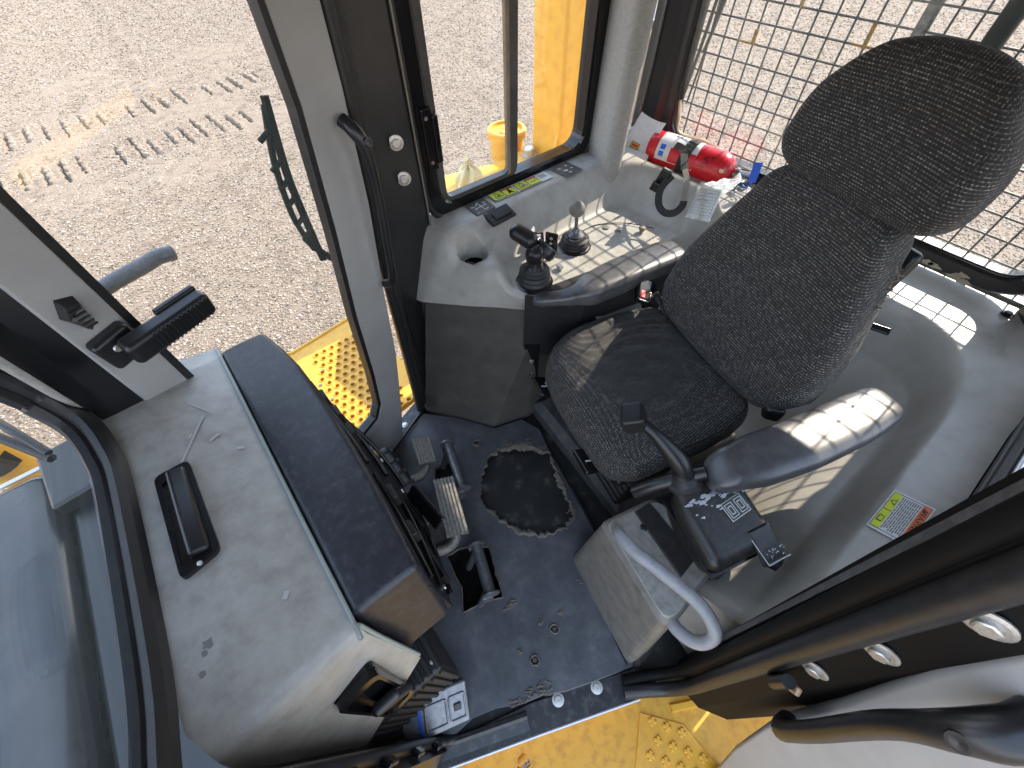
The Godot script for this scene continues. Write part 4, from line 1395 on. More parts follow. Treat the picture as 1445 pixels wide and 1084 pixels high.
func strokes(t: Node3D, c: Vector3, b: Basis, list: Array, material: String, called := "mark", lift := 0.0014) -> void:
	# list of [x0, z0, x1, z1, width] in decal space
	var m := MB.new()
	for s in list:
		var a := Vector2(s[0], s[1]); var e := Vector2(s[2], s[3])
		var d := e - a
		var mid := (a + e) * 0.5
		var ang := atan2(d.y, d.x)
		m.rbox(c + b * V(mid.x, lift, mid.y), V(d.length() + s[4] * 0.6, 0.0007, s[4]), 0.0003, b * Basis(Vector3.UP, -ang))
	obj(called, m, material, t)

func lettering(t: Node3D, text: String, size: float, c: Vector3, b: Basis, material: String, called := "lettering") -> void:
	# flat letters lying on the decal: x along the line, z down the line
	var tm := TextMesh.new()
	tm.text = text
	var fnt := SystemFont.new(); fnt.font_names = PackedStringArray(["Droid Sans"])
	tm.font = fnt
	tm.font_size = 32
	tm.pixel_size = size / 24.0
	tm.depth = 0.0006
	tm.curve_step = 4.0
	var o := MeshInstance3D.new()
	o.name = called
	o.mesh = tm
	o.material_override = M[material]
	o.transform = Transform3D(b * Basis(Vector3.RIGHT, -PI / 2), c)
	t.add_child(o, true)

func build_decals() -> void:
	var nrm := func(x, z): return V(mould_h(x - 0.01, z) - mould_h(x + 0.01, z), 0.02, mould_h(x, z - 0.01) - mould_h(x, z + 0.01)).normalized()
	var at := func(x, z): return V(x, mould_h(x, z) + 0.0035, z)
	# lever pattern plate on the left
	var t := thing("lever_pattern_plate", "dark grey plate with white lever arrows nearest the right door post", "decal")
	var b := frame_of(V(1, 0, 0.02), nrm.call(0.735, -1.128))
	var c: Vector3 = at.call(0.735, -1.128)
	decal_plate(t, c, b, 0.078, 0.074, "boxpanel")
	strokes(t, c, b, [[-0.024, 0.006, 0.024, 0.0, 0.0022], [0.0, -0.026, 0.004, 0.028, 0.0022], [0.024, 0, 0.018, -0.004, 0.002], [0.024, 0, 0.018, 0.005, 0.002], [-0.024, 0.006, -0.018, 0.001, 0.002], [-0.024, 0.006, -0.018, 0.011, 0.002], [0, -0.026, -0.005, -0.02, 0.002], [0, -0.026, 0.005, -0.021, 0.002], [-0.03, -0.012, -0.02, -0.006, 0.003], [0.018, -0.014, 0.028, -0.012, 0.003], [-0.012, -0.010, -0.006, -0.016, 0.003], [0.008, 0.026, 0.018, 0.022, 0.003], [-0.03, 0.030, -0.024, 0.032, 0.003]], "white_mark")
	# yellow warning strip
	t = thing("yellow_warning_strip", "pale strip with two yellow warning pictograms below the side window", "decal")
	c = at.call(0.925, -1.140)
	b = frame_of(V(1, 0, 0.02), nrm.call(0.925, -1.140))
	decal_plate(t, c, b, 0.255, 0.052, "paper", "backing")
	for k in 2:
		var cc: Vector3 = c + b * V(-0.082 + 0.108 * k, 0.0013, 0.002)
		decal_plate(t, cc, b, 0.10, 0.046, "black", "border")
		decal_plate(t, cc + b * V(-0.025, 0.001, 0), b, 0.046, 0.042, "weed_yellow", "yellow_panel")
		decal_plate(t, cc + b * V(0.025, 0.001, 0.004), b, 0.046, 0.034, "weed_yellow", "yellow_panel")
		decal_plate(t, cc + b * V(0.025, 0.001, -0.0185), b, 0.046, 0.007, "red_band", "red_band")
		strokes(t, cc + b * V(-0.025, 0.0012, 0), b, [[-0.017, 0.014, 0.017, 0.014, 0.002], [-0.017, 0.014, 0, -0.016, 0.002], [0.017, 0.014, 0, -0.016, 0.002], [-0.006, 0.008, 0.004, 0.001, 0.004], [0.0, 0.009, 0.007, 0.008, 0.003]], "black", "pictogram")
		if k == 0:
			strokes(t, cc + b * V(0.025, 0.0012, 0.004), b, [[0, -0.012, 0, 0.002, 0.008], [-0.004, 0.004, 0.004, 0.004, 0.011], [-0.012, 0.012, -0.004, 0.012, 0.003], [0.004, 0.012, 0.011, 0.012, 0.003]], "black", "pictogram")
		else:
			strokes(t, cc + b * V(0.025, 0.0012, 0.004), b, [[-0.012, 0.002, 0.008, 0.002, 0.002], [0.008, 0.002, 0.004, -0.002, 0.002], [0.008, -0.010, 0.018, -0.010, 0.002], [0.018, -0.010, 0.018, 0.006, 0.002], [-0.012, 0.002, -0.008, -0.002, 0.002]], "black", "pictogram")
	strokes(t, c + b * V(0.098, 0, 0), b, [[-0.014, -0.012, 0.014, -0.012, 0.0022], [-0.014, -0.006, 0.018, -0.006, 0.0018], [-0.014, 0.0, 0.014, 0.0, 0.0018], [-0.014, 0.006, 0.016, 0.006, 0.0018]], "gray_knob", "small_print")
	# button legend plate
	t = thing("button_legend_plate", "dark grey plate with white symbols nearest the rear corner post", "decal")
	c = at.call(1.125, -1.118)
	var b2 := frame_of(V(0.97, 0, -0.06), nrm.call(1.125, -1.118))
	decal_plate(t, c, b2, 0.085, 0.085, "boxpanel")
	strokes(t, c, b2, [[0.014, -0.022, 0.019, -0.02, 0.005], [0.018, 0.004, 0.023, 0.005, 0.005], [-0.026, -0.022, -0.014, -0.014, 0.003], [-0.02, -0.026, -0.012, -0.022, 0.002], [-0.016, 0.0, -0.006, 0.008, 0.006], [-0.006, 0.0, 0.0, 0.006, 0.003], [-0.01, 0.022, 0.002, 0.024, 0.003], [-0.004, 0.018, -0.004, 0.03, 0.002]], "white_mark")
	# warning label on the near side liner
	t = thing("seat_warning_label", "white warning label with yellow and orange bands on the left liner", "decal")
	c = V(0.872, mould_h(0.872, 0.276) + 0.003, 0.276)
	var bl := Basis(V(-1, 0, -0.02), V(0, 0.952, -0.305), V(0, 0.305, 0.952) * 0.60) # x forward along the label, z toward the window
	decal_plate(t, c, bl, 0.135, 0.128, "paper", "backing")
	strokes(t, c, bl, [[-0.061, -0.058, 0.061, -0.058, 0.0014], [-0.061, 0.058, 0.061, 0.058, 0.0014], [-0.061, -0.058, -0.061, 0.058, 0.0014], [0.061, -0.058, 0.061, 0.058, 0.0014]], "black", "outline")
	decal_plate(t, c + bl * V(0, 0.0012, -0.044), bl, 0.12, 0.026, "weed_yellow", "yellow_band")
	decal_plate(t, c + bl * V(0, 0.0012, 0.045), bl, 0.12, 0.025, "orange_band", "orange_band")
	strokes(t, c + bl * V(0, 0.0012, -0.044), bl, [[0, -0.013, 0, 0.013, 0.0014], [-0.04, 0.008, -0.02, 0.008, 0.0016], [-0.04, 0.008, -0.03, -0.008, 0.0016], [-0.02, 0.008, -0.03, -0.008, 0.0016], [0.022, -0.007, 0.04, -0.007, 0.003], [0.022, 0.007, 0.04, 0.007, 0.0016], [0.022, -0.007, 0.022, 0.007, 0.0016], [0.04, -0.007, 0.04, 0.007, 0.003]], "black", "pictogram")
	var lines := []
	var r := RandomNumberGenerator.new(); r.seed = 31
	for k in 9:
		var x := -0.055
		while x < 0.05:
			var w := r.randf_range(0.006, 0.016)
			lines.append([x, -0.026 + k * 0.0066, minf(x + w, 0.055), -0.026 + k * 0.0066, 0.0026])
			x += w + 0.004
	strokes(t, c, bl, lines, "boxpanel", "small_print")
	var lb := Basis(bl.x, bl.y, bl.z * -1.0)
	lettering(t, "WARNING", 0.017, c + bl * V(0.006, 0.0028, 0.045), lb, "black", "warning_word")
	strokes(t, c + bl * V(-0.046, 0.0012, 0.045), bl, [[-0.006, -0.006, 0.006, -0.006, 0.004], [-0.003, -0.001, 0.003, -0.001, 0.004], [-0.001, 0.004, 0.001, 0.004, 0.003]], "black", "warning_triangle")

# ---------------------------------------------------------------- levers
func bellow_profile(r0: float, r1: float, h: float, folds: int) -> Array:
	var o := [Vector2(r0 * 1.12, 0.0), Vector2(r0 * 1.12, 0.006)]
	for k in folds * 4 + 1:
		var s := float(k) / (folds * 4)
		var r := lerpf(r0, r1, pow(s, 5.0)) * (1.0 + 0.055 * sin(s * folds * TAU))
		o.append(Vector2(r, 0.008 + (h - 0.008) * s))
	o.append(Vector2(0.0, h + 0.004))
	return o

func build_levers() -> void:
	var t := thing("hooked_control_lever", "black joystick with a sideways thumb grip over a ribbed rubber boot", "joystick")
	var c := V(0.730, 0.644, -0.836)
	var m := MB.new()
	m.lathe(c, bellow_profile(0.050, 0.036, 0.062, 3), 28)
	obj("boot", m, "rubber", t)
	m = MB.new()
	m.lathe(c, [Vector2(0.062, 0), Vector2(0.062, 0.003), Vector2(0.055, 0.005)], 28)
	obj("collar", m, "gloss_black", t)
	m = MB.new()
	var wf := func(p: Vector3): return p + V(-0.2 * p.y, 0.0, 0.1 * p.y)
	m.lathe(c + V(0, 0.06, 0), [Vector2(0.036, 0), Vector2(0.026, 0.012), Vector2(0.022, 0.03)], 24)
	m.rbox(c + V(0.002, 0.105, 0.0), V(0.062, 0.075, 0.060), 0.027, Basis.from_euler(V(0, 0.5, 0.2)), 4, wf)
	obj("grip", m, "grip_black", t)
	m = MB.new()
	m.rbox(c + V(-0.004, 0.148, -0.050), V(0.054, 0.050, 0.095), 0.024, Basis.from_euler(V(0.25, 0.30, 0.0)), 4, func(p): return p)
	obj("thumb_grip", m, "grip_black", t)
	m = MB.new()
	m.lathe(c + V(0.036, 0.105, 0.004), [Vector2(0, -0.02), Vector2(0.034, -0.015), Vector2(0.039, 0.0), Vector2(0.037, 0.018), Vector2(0.029, 0.022), Vector2(0, 0.012)], 24, up_to(V(0.75, 0.65, 0.1)))
	obj("side_cup", m, "grip_black", t)
	# linkage plate behind the joystick
	t = thing("lever_lock_bracket", "small black and bright metal locking bracket between the joystick and the ball lever", "bracket")
	var lc := V(0.855, 0.68, -0.955)
	m = MB.new(); m.rbox(lc + V(0.028, 0.0, 0.03), V(0.008, 0.07, 0.045), 0.003, Basis(Vector3.UP, 0.5)); obj("plate", m, "gloss_black", t)
	for k in 3:
		m = MB.new()
		m.lathe(lc + V(0.022, -0.02 + 0.02 * k, 0.035), [Vector2(0.006, 0), Vector2(0.006, 0.004), Vector2(0, 0.005)], 8, up_to(V(-0.8, 0, 0.5)))
		obj("bolt", m, "zinc", t)
	m = MB.new(); m.rbox(lc + V(-0.012, 0.012, -0.005), V(0.045, 0.012, 0.028), 0.004, Basis(Vector3.UP, 0.3)); obj("latch_arm", m, "bare_metal", t)
	m = MB.new(); m.tube([lc + V(-0.04, 0.0, -0.01), lc + V(-0.02, 0.03, -0.02), lc + V(0.01, 0.028, 0.0), lc + V(0.012, -0.03, 0.01)], 0.005, 8); obj("link", m, "black", t)
	m = MB.new(); m.loft([[lc + V(-0.035, 0.005, -0.03), lc + V(0.01, 0.03, -0.05), lc + V(0.02, -0.025, -0.04), lc + V(-0.03, -0.03, -0.02)], [lc + V(-0.032, 0.005, -0.026), lc + V(0.013, 0.03, -0.046), lc + V(0.023, -0.025, -0.036), lc + V(-0.027, -0.03, -0.016)]]); obj("guard_plate", m, "paper", t)
	t = thing("ball_knob_lever", "thin lever with a grey-brown ball knob over a squat ribbed rubber boot", "lever")
	c = V(0.962, 0.644, -0.888)
	m = MB.new(); m.lathe(c, bellow_profile(0.048, 0.038, 0.046, 3), 28); obj("boot", m, "rubber", t)
	m = MB.new(); m.lathe(c, [Vector2(0.058, 0), Vector2(0.058, 0.003), Vector2(0.05, 0.005)], 28); obj("collar", m, "gloss_black", t)
	m = MB.new(); m.lathe(c + V(0, 0.05, 0), [Vector2(0.028, 0), Vector2(0.014, 0.012), Vector2(0.008, 0.024)], 16); m.tube([c + V(0, 0.05, 0), c + V(0.0, 0.125, -0.004)], 0.0062, 10); obj("stem", m, "bar_steel", t)
	m = MB.new()
	var prof := []
	for k in 13: prof.append(Vector2(sin(PI * k / 12.0), -cos(PI * k / 12.0)) * 0.0265)
	m.lathe(c + V(0, 0.142, -0.005), prof, 24); obj("ball_knob", m, "gray_knob", t)

func build_steering() -> void:
	# pedestal
	var t := thing("steering_pedestal", "scuffed grey moulded pedestal that carries the steering lever housing", "pedestal")
	var m := MB.new()
	var low := rounded([V(0.378, -0.01, -0.21), V(0.58, -0.01, -0.19), V(0.60, -0.01, 0.10), V(0.37, -0.01, 0.15), V(0.292, -0.01, 0.14)], 0.03, 5)
	var mid := rounded([V(0.388, 0.25, -0.185), V(0.57, 0.25, -0.150), V(0.60, 0.25, 0.10), V(0.37, 0.25, 0.126), V(0.318, 0.25, 0.116)], 0.03, 5)
	var top := rounded([V(0.390, 0.436, -0.166), V(0.560, 0.436, -0.122), V(0.59, 0.436, 0.09), V(0.375, 0.436, 0.110), V(0.330, 0.436, 0.098)], 0.025, 5)
	var rim := rounded([V(0.399, 0.45, -0.154), V(0.553, 0.45, -0.112), V(0.58, 0.45, 0.08), V(0.378, 0.45, 0.100), V(0.341, 0.45, 0.090)], 0.025, 5)
	m.loft([low, mid, top, rim])
	obj("body", m, "pedestal", t)
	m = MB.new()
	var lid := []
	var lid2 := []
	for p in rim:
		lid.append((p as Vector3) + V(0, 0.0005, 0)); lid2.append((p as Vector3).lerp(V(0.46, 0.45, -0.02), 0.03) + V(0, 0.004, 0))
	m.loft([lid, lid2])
	obj("brightened_top", m, "pedestal_top_brightened", t)  # thin sheet in lighter grey so the occluded top looks lit
	m = MB.new(); m.lathe(V(0.467, 0.453, -0.083), [Vector2(0.010, 0), Vector2(0.010, 0.002), Vector2(0.007, 0.005), Vector2(0.0, 0.005)], 14); obj("screw", m, "black", t)
	m = MB.new()
	m.loft([[V(0.30, 0.0, 0.146), V(0.36, 0.0, 0.150), V(0.40, 0.12, 0.125), V(0.34, 0.12, 0.118)], [V(0.31, 0.0, 0.160), V(0.37, 0.0, 0.162), V(0.41, 0.12, 0.136), V(0.35, 0.10, 0.130)]])
	obj("torn_edge", m, "rubber", t)
	m = MB.new(); m.loft([[V(0.478, 0.4525, -0.128), V(0.53, 0.4525, -0.118), V(0.51, 0.4525, 0.05), V(0.44, 0.4525, 0.055)], [V(0.482, 0.458, -0.124), V(0.528, 0.458, -0.114), V(0.508, 0.458, 0.046), V(0.446, 0.458, 0.051)]])
	obj("slot_gasket", m, "rubber", t)
	# hand rail
	t = thing("steering_hand_rail", "bent grey tube hand rail bolted to the steering pedestal", "hand rail")
	m = MB.new()
	m.tube(smooth([V(0.405, 0.440, -0.112), V(0.392, 0.495, -0.112), V(0.378, 0.526, -0.095), V(0.376, 0.532, -0.05), V(0.387, 0.532, 0.01), V(0.401, 0.530, 0.10), V(0.396, 0.520, 0.150), V(0.386, 0.495, 0.172), V(0.368, 0.462, 0.168), V(0.358, 0.445, 0.150), V(0.356, 0.43, 0.115), V(0.37, 0.42, 0.08)], 7), 0.0155, 16)
	obj("rail", m, "rail_gray", t)
	# housing
	t = thing("steering_lever_housing", "black steering lever housing with chipped paint and a white symbol plate", "housing")
	var hb := Basis(V(0.965, 0, 0.26).normalized(), Vector3.UP, V(-0.26, 0, 0.965).normalized())
	var hc := V(0.592, 0.480, 0.022)
	m = MB.new()
	var wh := func(p: Vector3):
		var q := p
		var k := clampf((p.y + 0.10) / 0.20, 0, 1)
		q.x *= lerpf(0.72, 1.0, smoothstep(0.0, 0.6, k)); q.z *= lerpf(0.74, 1.0, smoothstep(0.0, 0.6, k))
		q.y -= 0.20 * (p.z + 0.06) * smoothstep(0.5, 1.0, k)
		if p.z < -0.02: q.x *= 1.0 - 0.16 * smoothstep(-0.02, -0.1, p.z)
		return q
	m.rbox(hc, V(0.185, 0.20, 0.20), 0.028, hb, 4, wh)
	obj("casing", m, "housing", t)
	m = MB.new()
	m.rbox(hc + hb * V(0.0, 0.035, 0.003), V(0.190, 0.004, 0.205), 0.0015, hb * Basis(Vector3.RIGHT, 0.1))
	obj("joint_line", m, "gloss_black", t)
	m = MB.new()
	m.rbox(hc + hb * V(-0.01, -0.09, 0.01), V(0.14, 0.05, 0.15), 0.012, hb)
	obj("base", m, "rubber", t)
	m = MB.new()
	m.loft([[V(0.535, 0.355, 0.130), V(0.655, 0.37, 0.160), V(0.660, 0.405, 0.158), V(0.54, 0.395, 0.124)], [V(0.52, 0.35, 0.108), V(0.68, 0.37, 0.138), V(0.682, 0.405, 0.136), V(0.525, 0.395, 0.102)]])
	obj("lower_bracket", m, "housing", t)
	m = MB.new(); m.rbox(V(0.60, 0.25, 0.10), V(0.10, 0.26, 0.07), 0.02, hb); obj("stalk", m, "rubber", t)
	# chipped paint along the top edge
	var r := RandomNumberGenerator.new(); r.seed = 41
	var topy := func(x, z): return 0.10 - 0.20 * (z + 0.06) + 0.0007
	for k in 30:
		var along := k < 17
		var x := lerpf(-0.072, 0.062, k / 17.0) if along else r.randf_range(-0.07, 0.06)
		var z := r.randfn(-0.044, 0.006) if along else r.randf_range(-0.04, -0.01)
		if k > 24: x = r.randf_range(0.05, 0.075); z = r.randf_range(-0.05, 0.02)
		var n := 13
		m = MB.new()
		m.T = Transform3D(hb * Basis(Vector3.RIGHT, 0.1974), hc + hb * V(x, topy.call(x, z), z))
		var pp := PackedVector2Array()
		var sz := r.randf_range(0.004, 0.0085) if along else r.randf_range(0.0012, 0.0045)
		for a in n:
			var rr := sz * r.randf_range(0.45, 1.25)
			pp.append(Vector2(cos(TAU * a / n) * rr * 1.5, sin(TAU * a / n) * rr * 0.75))
		m.prism(pp, 0.0, 0.0007)
		obj("bare_patch", m, "bare_metal", t)
	var pb := hb * Basis(Vector3.RIGHT, 0.1974) * Basis(Vector3.UP, 0.12)
	var pc: Vector3 = hc + hb * V(0.034, topy.call(0.034, 0.0) + 0.0012, 0.0)
	decal_plate(t, pc, pb, 0.060, 0.046, "zinc", "symbol_plate")
	decal_plate(t, pc + pb * V(0, 0.0009, 0), pb, 0.056, 0.042, "plate_dark", "plate_field")
	for s in [-0.0145, 0.0145]:
		strokes(t, pc + pb * V(s, 0.001, 0), pb, [[-0.010, -0.016, 0.010, -0.016, 0.0018], [-0.010, 0.016, 0.010, 0.016, 0.0018], [-0.010, -0.016, -0.010, 0.016, 0.0018], [0.010, -0.016, 0.010, 0.016, 0.0018], [-0.005, -0.009, 0.005, -0.009, 0.0025], [-0.005, 0.009, 0.005, 0.009, 0.0025], [-0.005, -0.009, -0.005, 0.009, 0.0018], [0.005, -0.009, 0.005, 0.009, 0.0018]], "white_mark", "symbol")
	# thumb paddle on the near end
	m = MB.new()
	var tl := Transform3D(hb, hc)
	m.T = tl
	var wt := func(p: Vector3): return V(p.x, p.y + 0.020 * smoothstep(0.0, 0.05, p.z - 0.10), p.z)
	m.rbox(V(0.055, 0.060, 0.095), V(0.062, 0.012, 0.085), 0.005, Basis(Vector3.RIGHT, 0.40), 2, wt)
	var tr := obj("thumb_paddle", m, "housing", t)
	m = MB.new(); m.T = tl
	m.tube([V(0.024, 0.066, 0.134), V(0.086, 0.066, 0.134)], 0.0022, 6); m.tube([V(0.0245, 0.066, 0.134), V(0.0245, 0.072, 0.075)], 0.0012, 6)
	obj("worn_edge", m, "bare_metal", tr)
	for k in 26:
		m = MB.new(); m.T = tl
		m.rbox(V(r.randf_range(0.028, 0.082), 0.072 - 0.0 * k, r.randf_range(0.105, 0.128)), V(r.randf_range(0.001, 0.003), 0.001, r.randf_range(0.001, 0.003)), 0.0003, Basis(Vector3.RIGHT, 0.1))
		obj("paint_speck", m, "bare_metal", tr)
	m = MB.new(); m.T = tl
	m.lathe(V(0.075, 0.015, 0.128), [Vector2(0, -0.016), Vector2(0.018, -0.014), Vector2(0.025, 0.0), Vector2(0.022, 0.014), Vector2(0, 0.018)], 16, up_to(V(0.3, 0.3, 0.9)))
	obj("rubber_button", m, "rubber", t)
	for p in [V(0.05, -0.065, 0.088), V(0.09, 0.0, 0.06)]:
		m = MB.new(); m.T = tl
		m.lathe(p, [Vector2(0.008, 0), Vector2(0.008, 0.006), Vector2(0.0, 0.007)], 6, up_to(V(0.4, 0, 0.9)))
		obj("bolt", m, "zinc", t)
	# lever
	var lv := thing("steering_lever", "black curved steering lever with a square twist grip at the end", "lever")
	m = MB.new()
	var base := V(0.583, 0.586, -0.086)
	m.lathe(base + V(0, -0.016, 0), [Vector2(0.044, 0), Vector2(0.044, 0.010), Vector2(0.036, 0.016), Vector2(0.026, 0.03), Vector2(0.022, 0.045)], 24, up_to(V(-0.1, 1, -0.45)))
	obj("boot", m, "rubber", lv)
	m = MB.new()
	m.tube(smooth([base, V(0.579, 0.625, -0.114), V(0.574, 0.650, -0.150), V(0.568, 0.672, -0.195), V(0.562, 0.682, -0.230)], 6), [0.022, 0.022, 0.0225, 0.023, 0.023, 0.0235, 0.024, 0.024, 0.024, 0.024, 0.0235, 0.023, 0.022, 0.021, 0.020, 0.019, 0.0175, 0.0165, 0.0155, 0.015, 0.0145, 0.0145, 0.0145, 0.0145, 0.0145], 18)
	obj("stem", m, "grip_black", lv)
	m = MB.new()
	m.rbox(V(0.556, 0.686, -0.258), V(0.062, 0.052, 0.054), 0.008, Basis.from_euler(V(-0.45, 0.75, 0.0)), 3)
	obj("twist_grip", m, "grip_black", lv)

# ---------------------------------------------------------------- doors, posts and windows
func door_frame() -> Transform3D: # right door: local x toward the rear along the door, y up, z into the cab
	var d := V(0.922, 0, -0.388).normalized()
	var y := V(0.388 * 0.035, 1, 0.922 * 0.035).normalized()
	var z := d.cross(y).normalized()
	return Transform3D(Basis(d, z.cross(d).normalized(), z), V(0.31, 0, -1.07))

func build_door(t: Node3D, D: Transform3D, bar: Vector3, fat: float, tall: float) -> void:
	# local outline of the glass opening (x along door, y height)
	var glass := [[-0.566, 1.72], [-0.564, 0.60], [-0.562, 0.30], [-0.36, 0.272], [-0.238, 0.276], [-0.202, 0.325], [-0.180, 0.47], [-0.157, 0.72], [-0.119, 0.98], [-0.090, 1.24], [-0.088, 1.40], [-0.088, 1.72]]
	var outer := [[-0.648, 1.76], [-0.648, 0.60], [-0.648, -0.10], [-0.40, -0.17], [-0.215, -0.18], [-0.115, 0.18], [-0.055, 0.45], [-0.02, 0.72], [0.020, 0.98], [0.040, 1.24], [0.045, 1.40], [0.045, 1.76]]
	var g := []; var o := []
	for p in glass: g.append(V(p[0], p[1], 0))
	for p in outer: o.append(V(p[0], p[1], 0))
	var gs := []; var os := []
	for s in [[0, 1], [1, 2], [2, 3], [3, 4], [4, 5], [5, 6], [6, 7], [7, 8], [8, 9], [9, 10], [10, 11], [11, 0]]:
		for k in 5:
			gs.append((g[s[0]] as Vector3).lerp(g[s[1]], k / 5.0)); os.append((o[s[0]] as Vector3).lerp(o[s[1]], k / 5.0))
	var m := MB.new(); m.T = D
	var f := func(u, v):
		var q := fposmod(u * gs.size(), gs.size())
		var i := int(q) % gs.size()
		var a: Vector3 = (gs[i] as Vector3).lerp(gs[(i + 1) % gs.size()], q - int(q))
		var b: Vector3 = (os[i] as Vector3).lerp(os[(i + 1) % os.size()], q - int(q))
		# profile across the frame: bevel in, flat, bevel to the outer edge
		var z: float = [-0.03, -0.012, 0.002, 0.006, 0.006, 0.002, -0.008, -0.045][int(v * 7.0 + 0.01)]
		var w: float = [0.0, 0.015, 0.06, 0.10, 0.92, 0.965, 1.0, 1.0][int(v * 7.0 + 0.01)]
		return a.lerp(b, w) + V(0, 0, z)
	m.grid(120, 7, f, Vector3.BACK)
	obj("inner_frame", m, "door_trim", t)
	m = MB.new(); m.T = D
	m.sweep(gs, Vector3.BACK, [Vector2(-0.007, -0.022), Vector2(-0.007, 0.004), Vector2(0.006, 0.006), Vector2(0.010, -0.022)], true)
	obj("glass_seal", m, "seal", t)
	m = MB.new(); m.T = D
	var q1 := []; var q2 := []
	for p in g:
		q1.append((p as Vector3) + V(0, 0, -0.014)); q2.append((p as Vector3) + V(0, 0, -0.019))
	m.loft([q1, q2])
	obj("pane", m, "glass", t)
	# grab bar
	m = MB.new(); m.T = D * Transform3D(Basis.from_scale(V(1, tall, 1)), bar)
	m.tube(smooth([V(0.020, 1.19, 0.018), V(0.020, 1.175, 0.045), V(0.026, 1.14, 0.060), V(0.028, 1.05, 0.062), V(0.012, 0.90, 0.06), V(0.004, 0.80, 0.056), V(0.002, 0.765, 0.042), V(0.002, 0.75, 0.018)], 5), [0.021, 0.021, 0.021, 0.021, 0.022, 0.0225, 0.0225, 0.022, 0.021, 0.020, 0.019, 0.018, 0.0165, 0.0155, 0.015, 0.015, 0.015, 0.015, 0.015, 0.015, 0.015, 0.015, 0.015, 0.015, 0.015, 0.0155, 0.016, 0.0165, 0.017, 0.017, 0.0175, 0.018, 0.018, 0.018, 0.018, 0.018].map(func(w): return w * fat), 14)
	m.lathe(V(0.024, 1.155, 0.074), [Vector2(0.011, 0), Vector2(0.010, 0.004), Vector2(0.007, 0.004), Vector2(0.0, 0.003)], 14, up_to(V(0, 0.35, 1)))
	obj("grab_bar", m, "black", t)

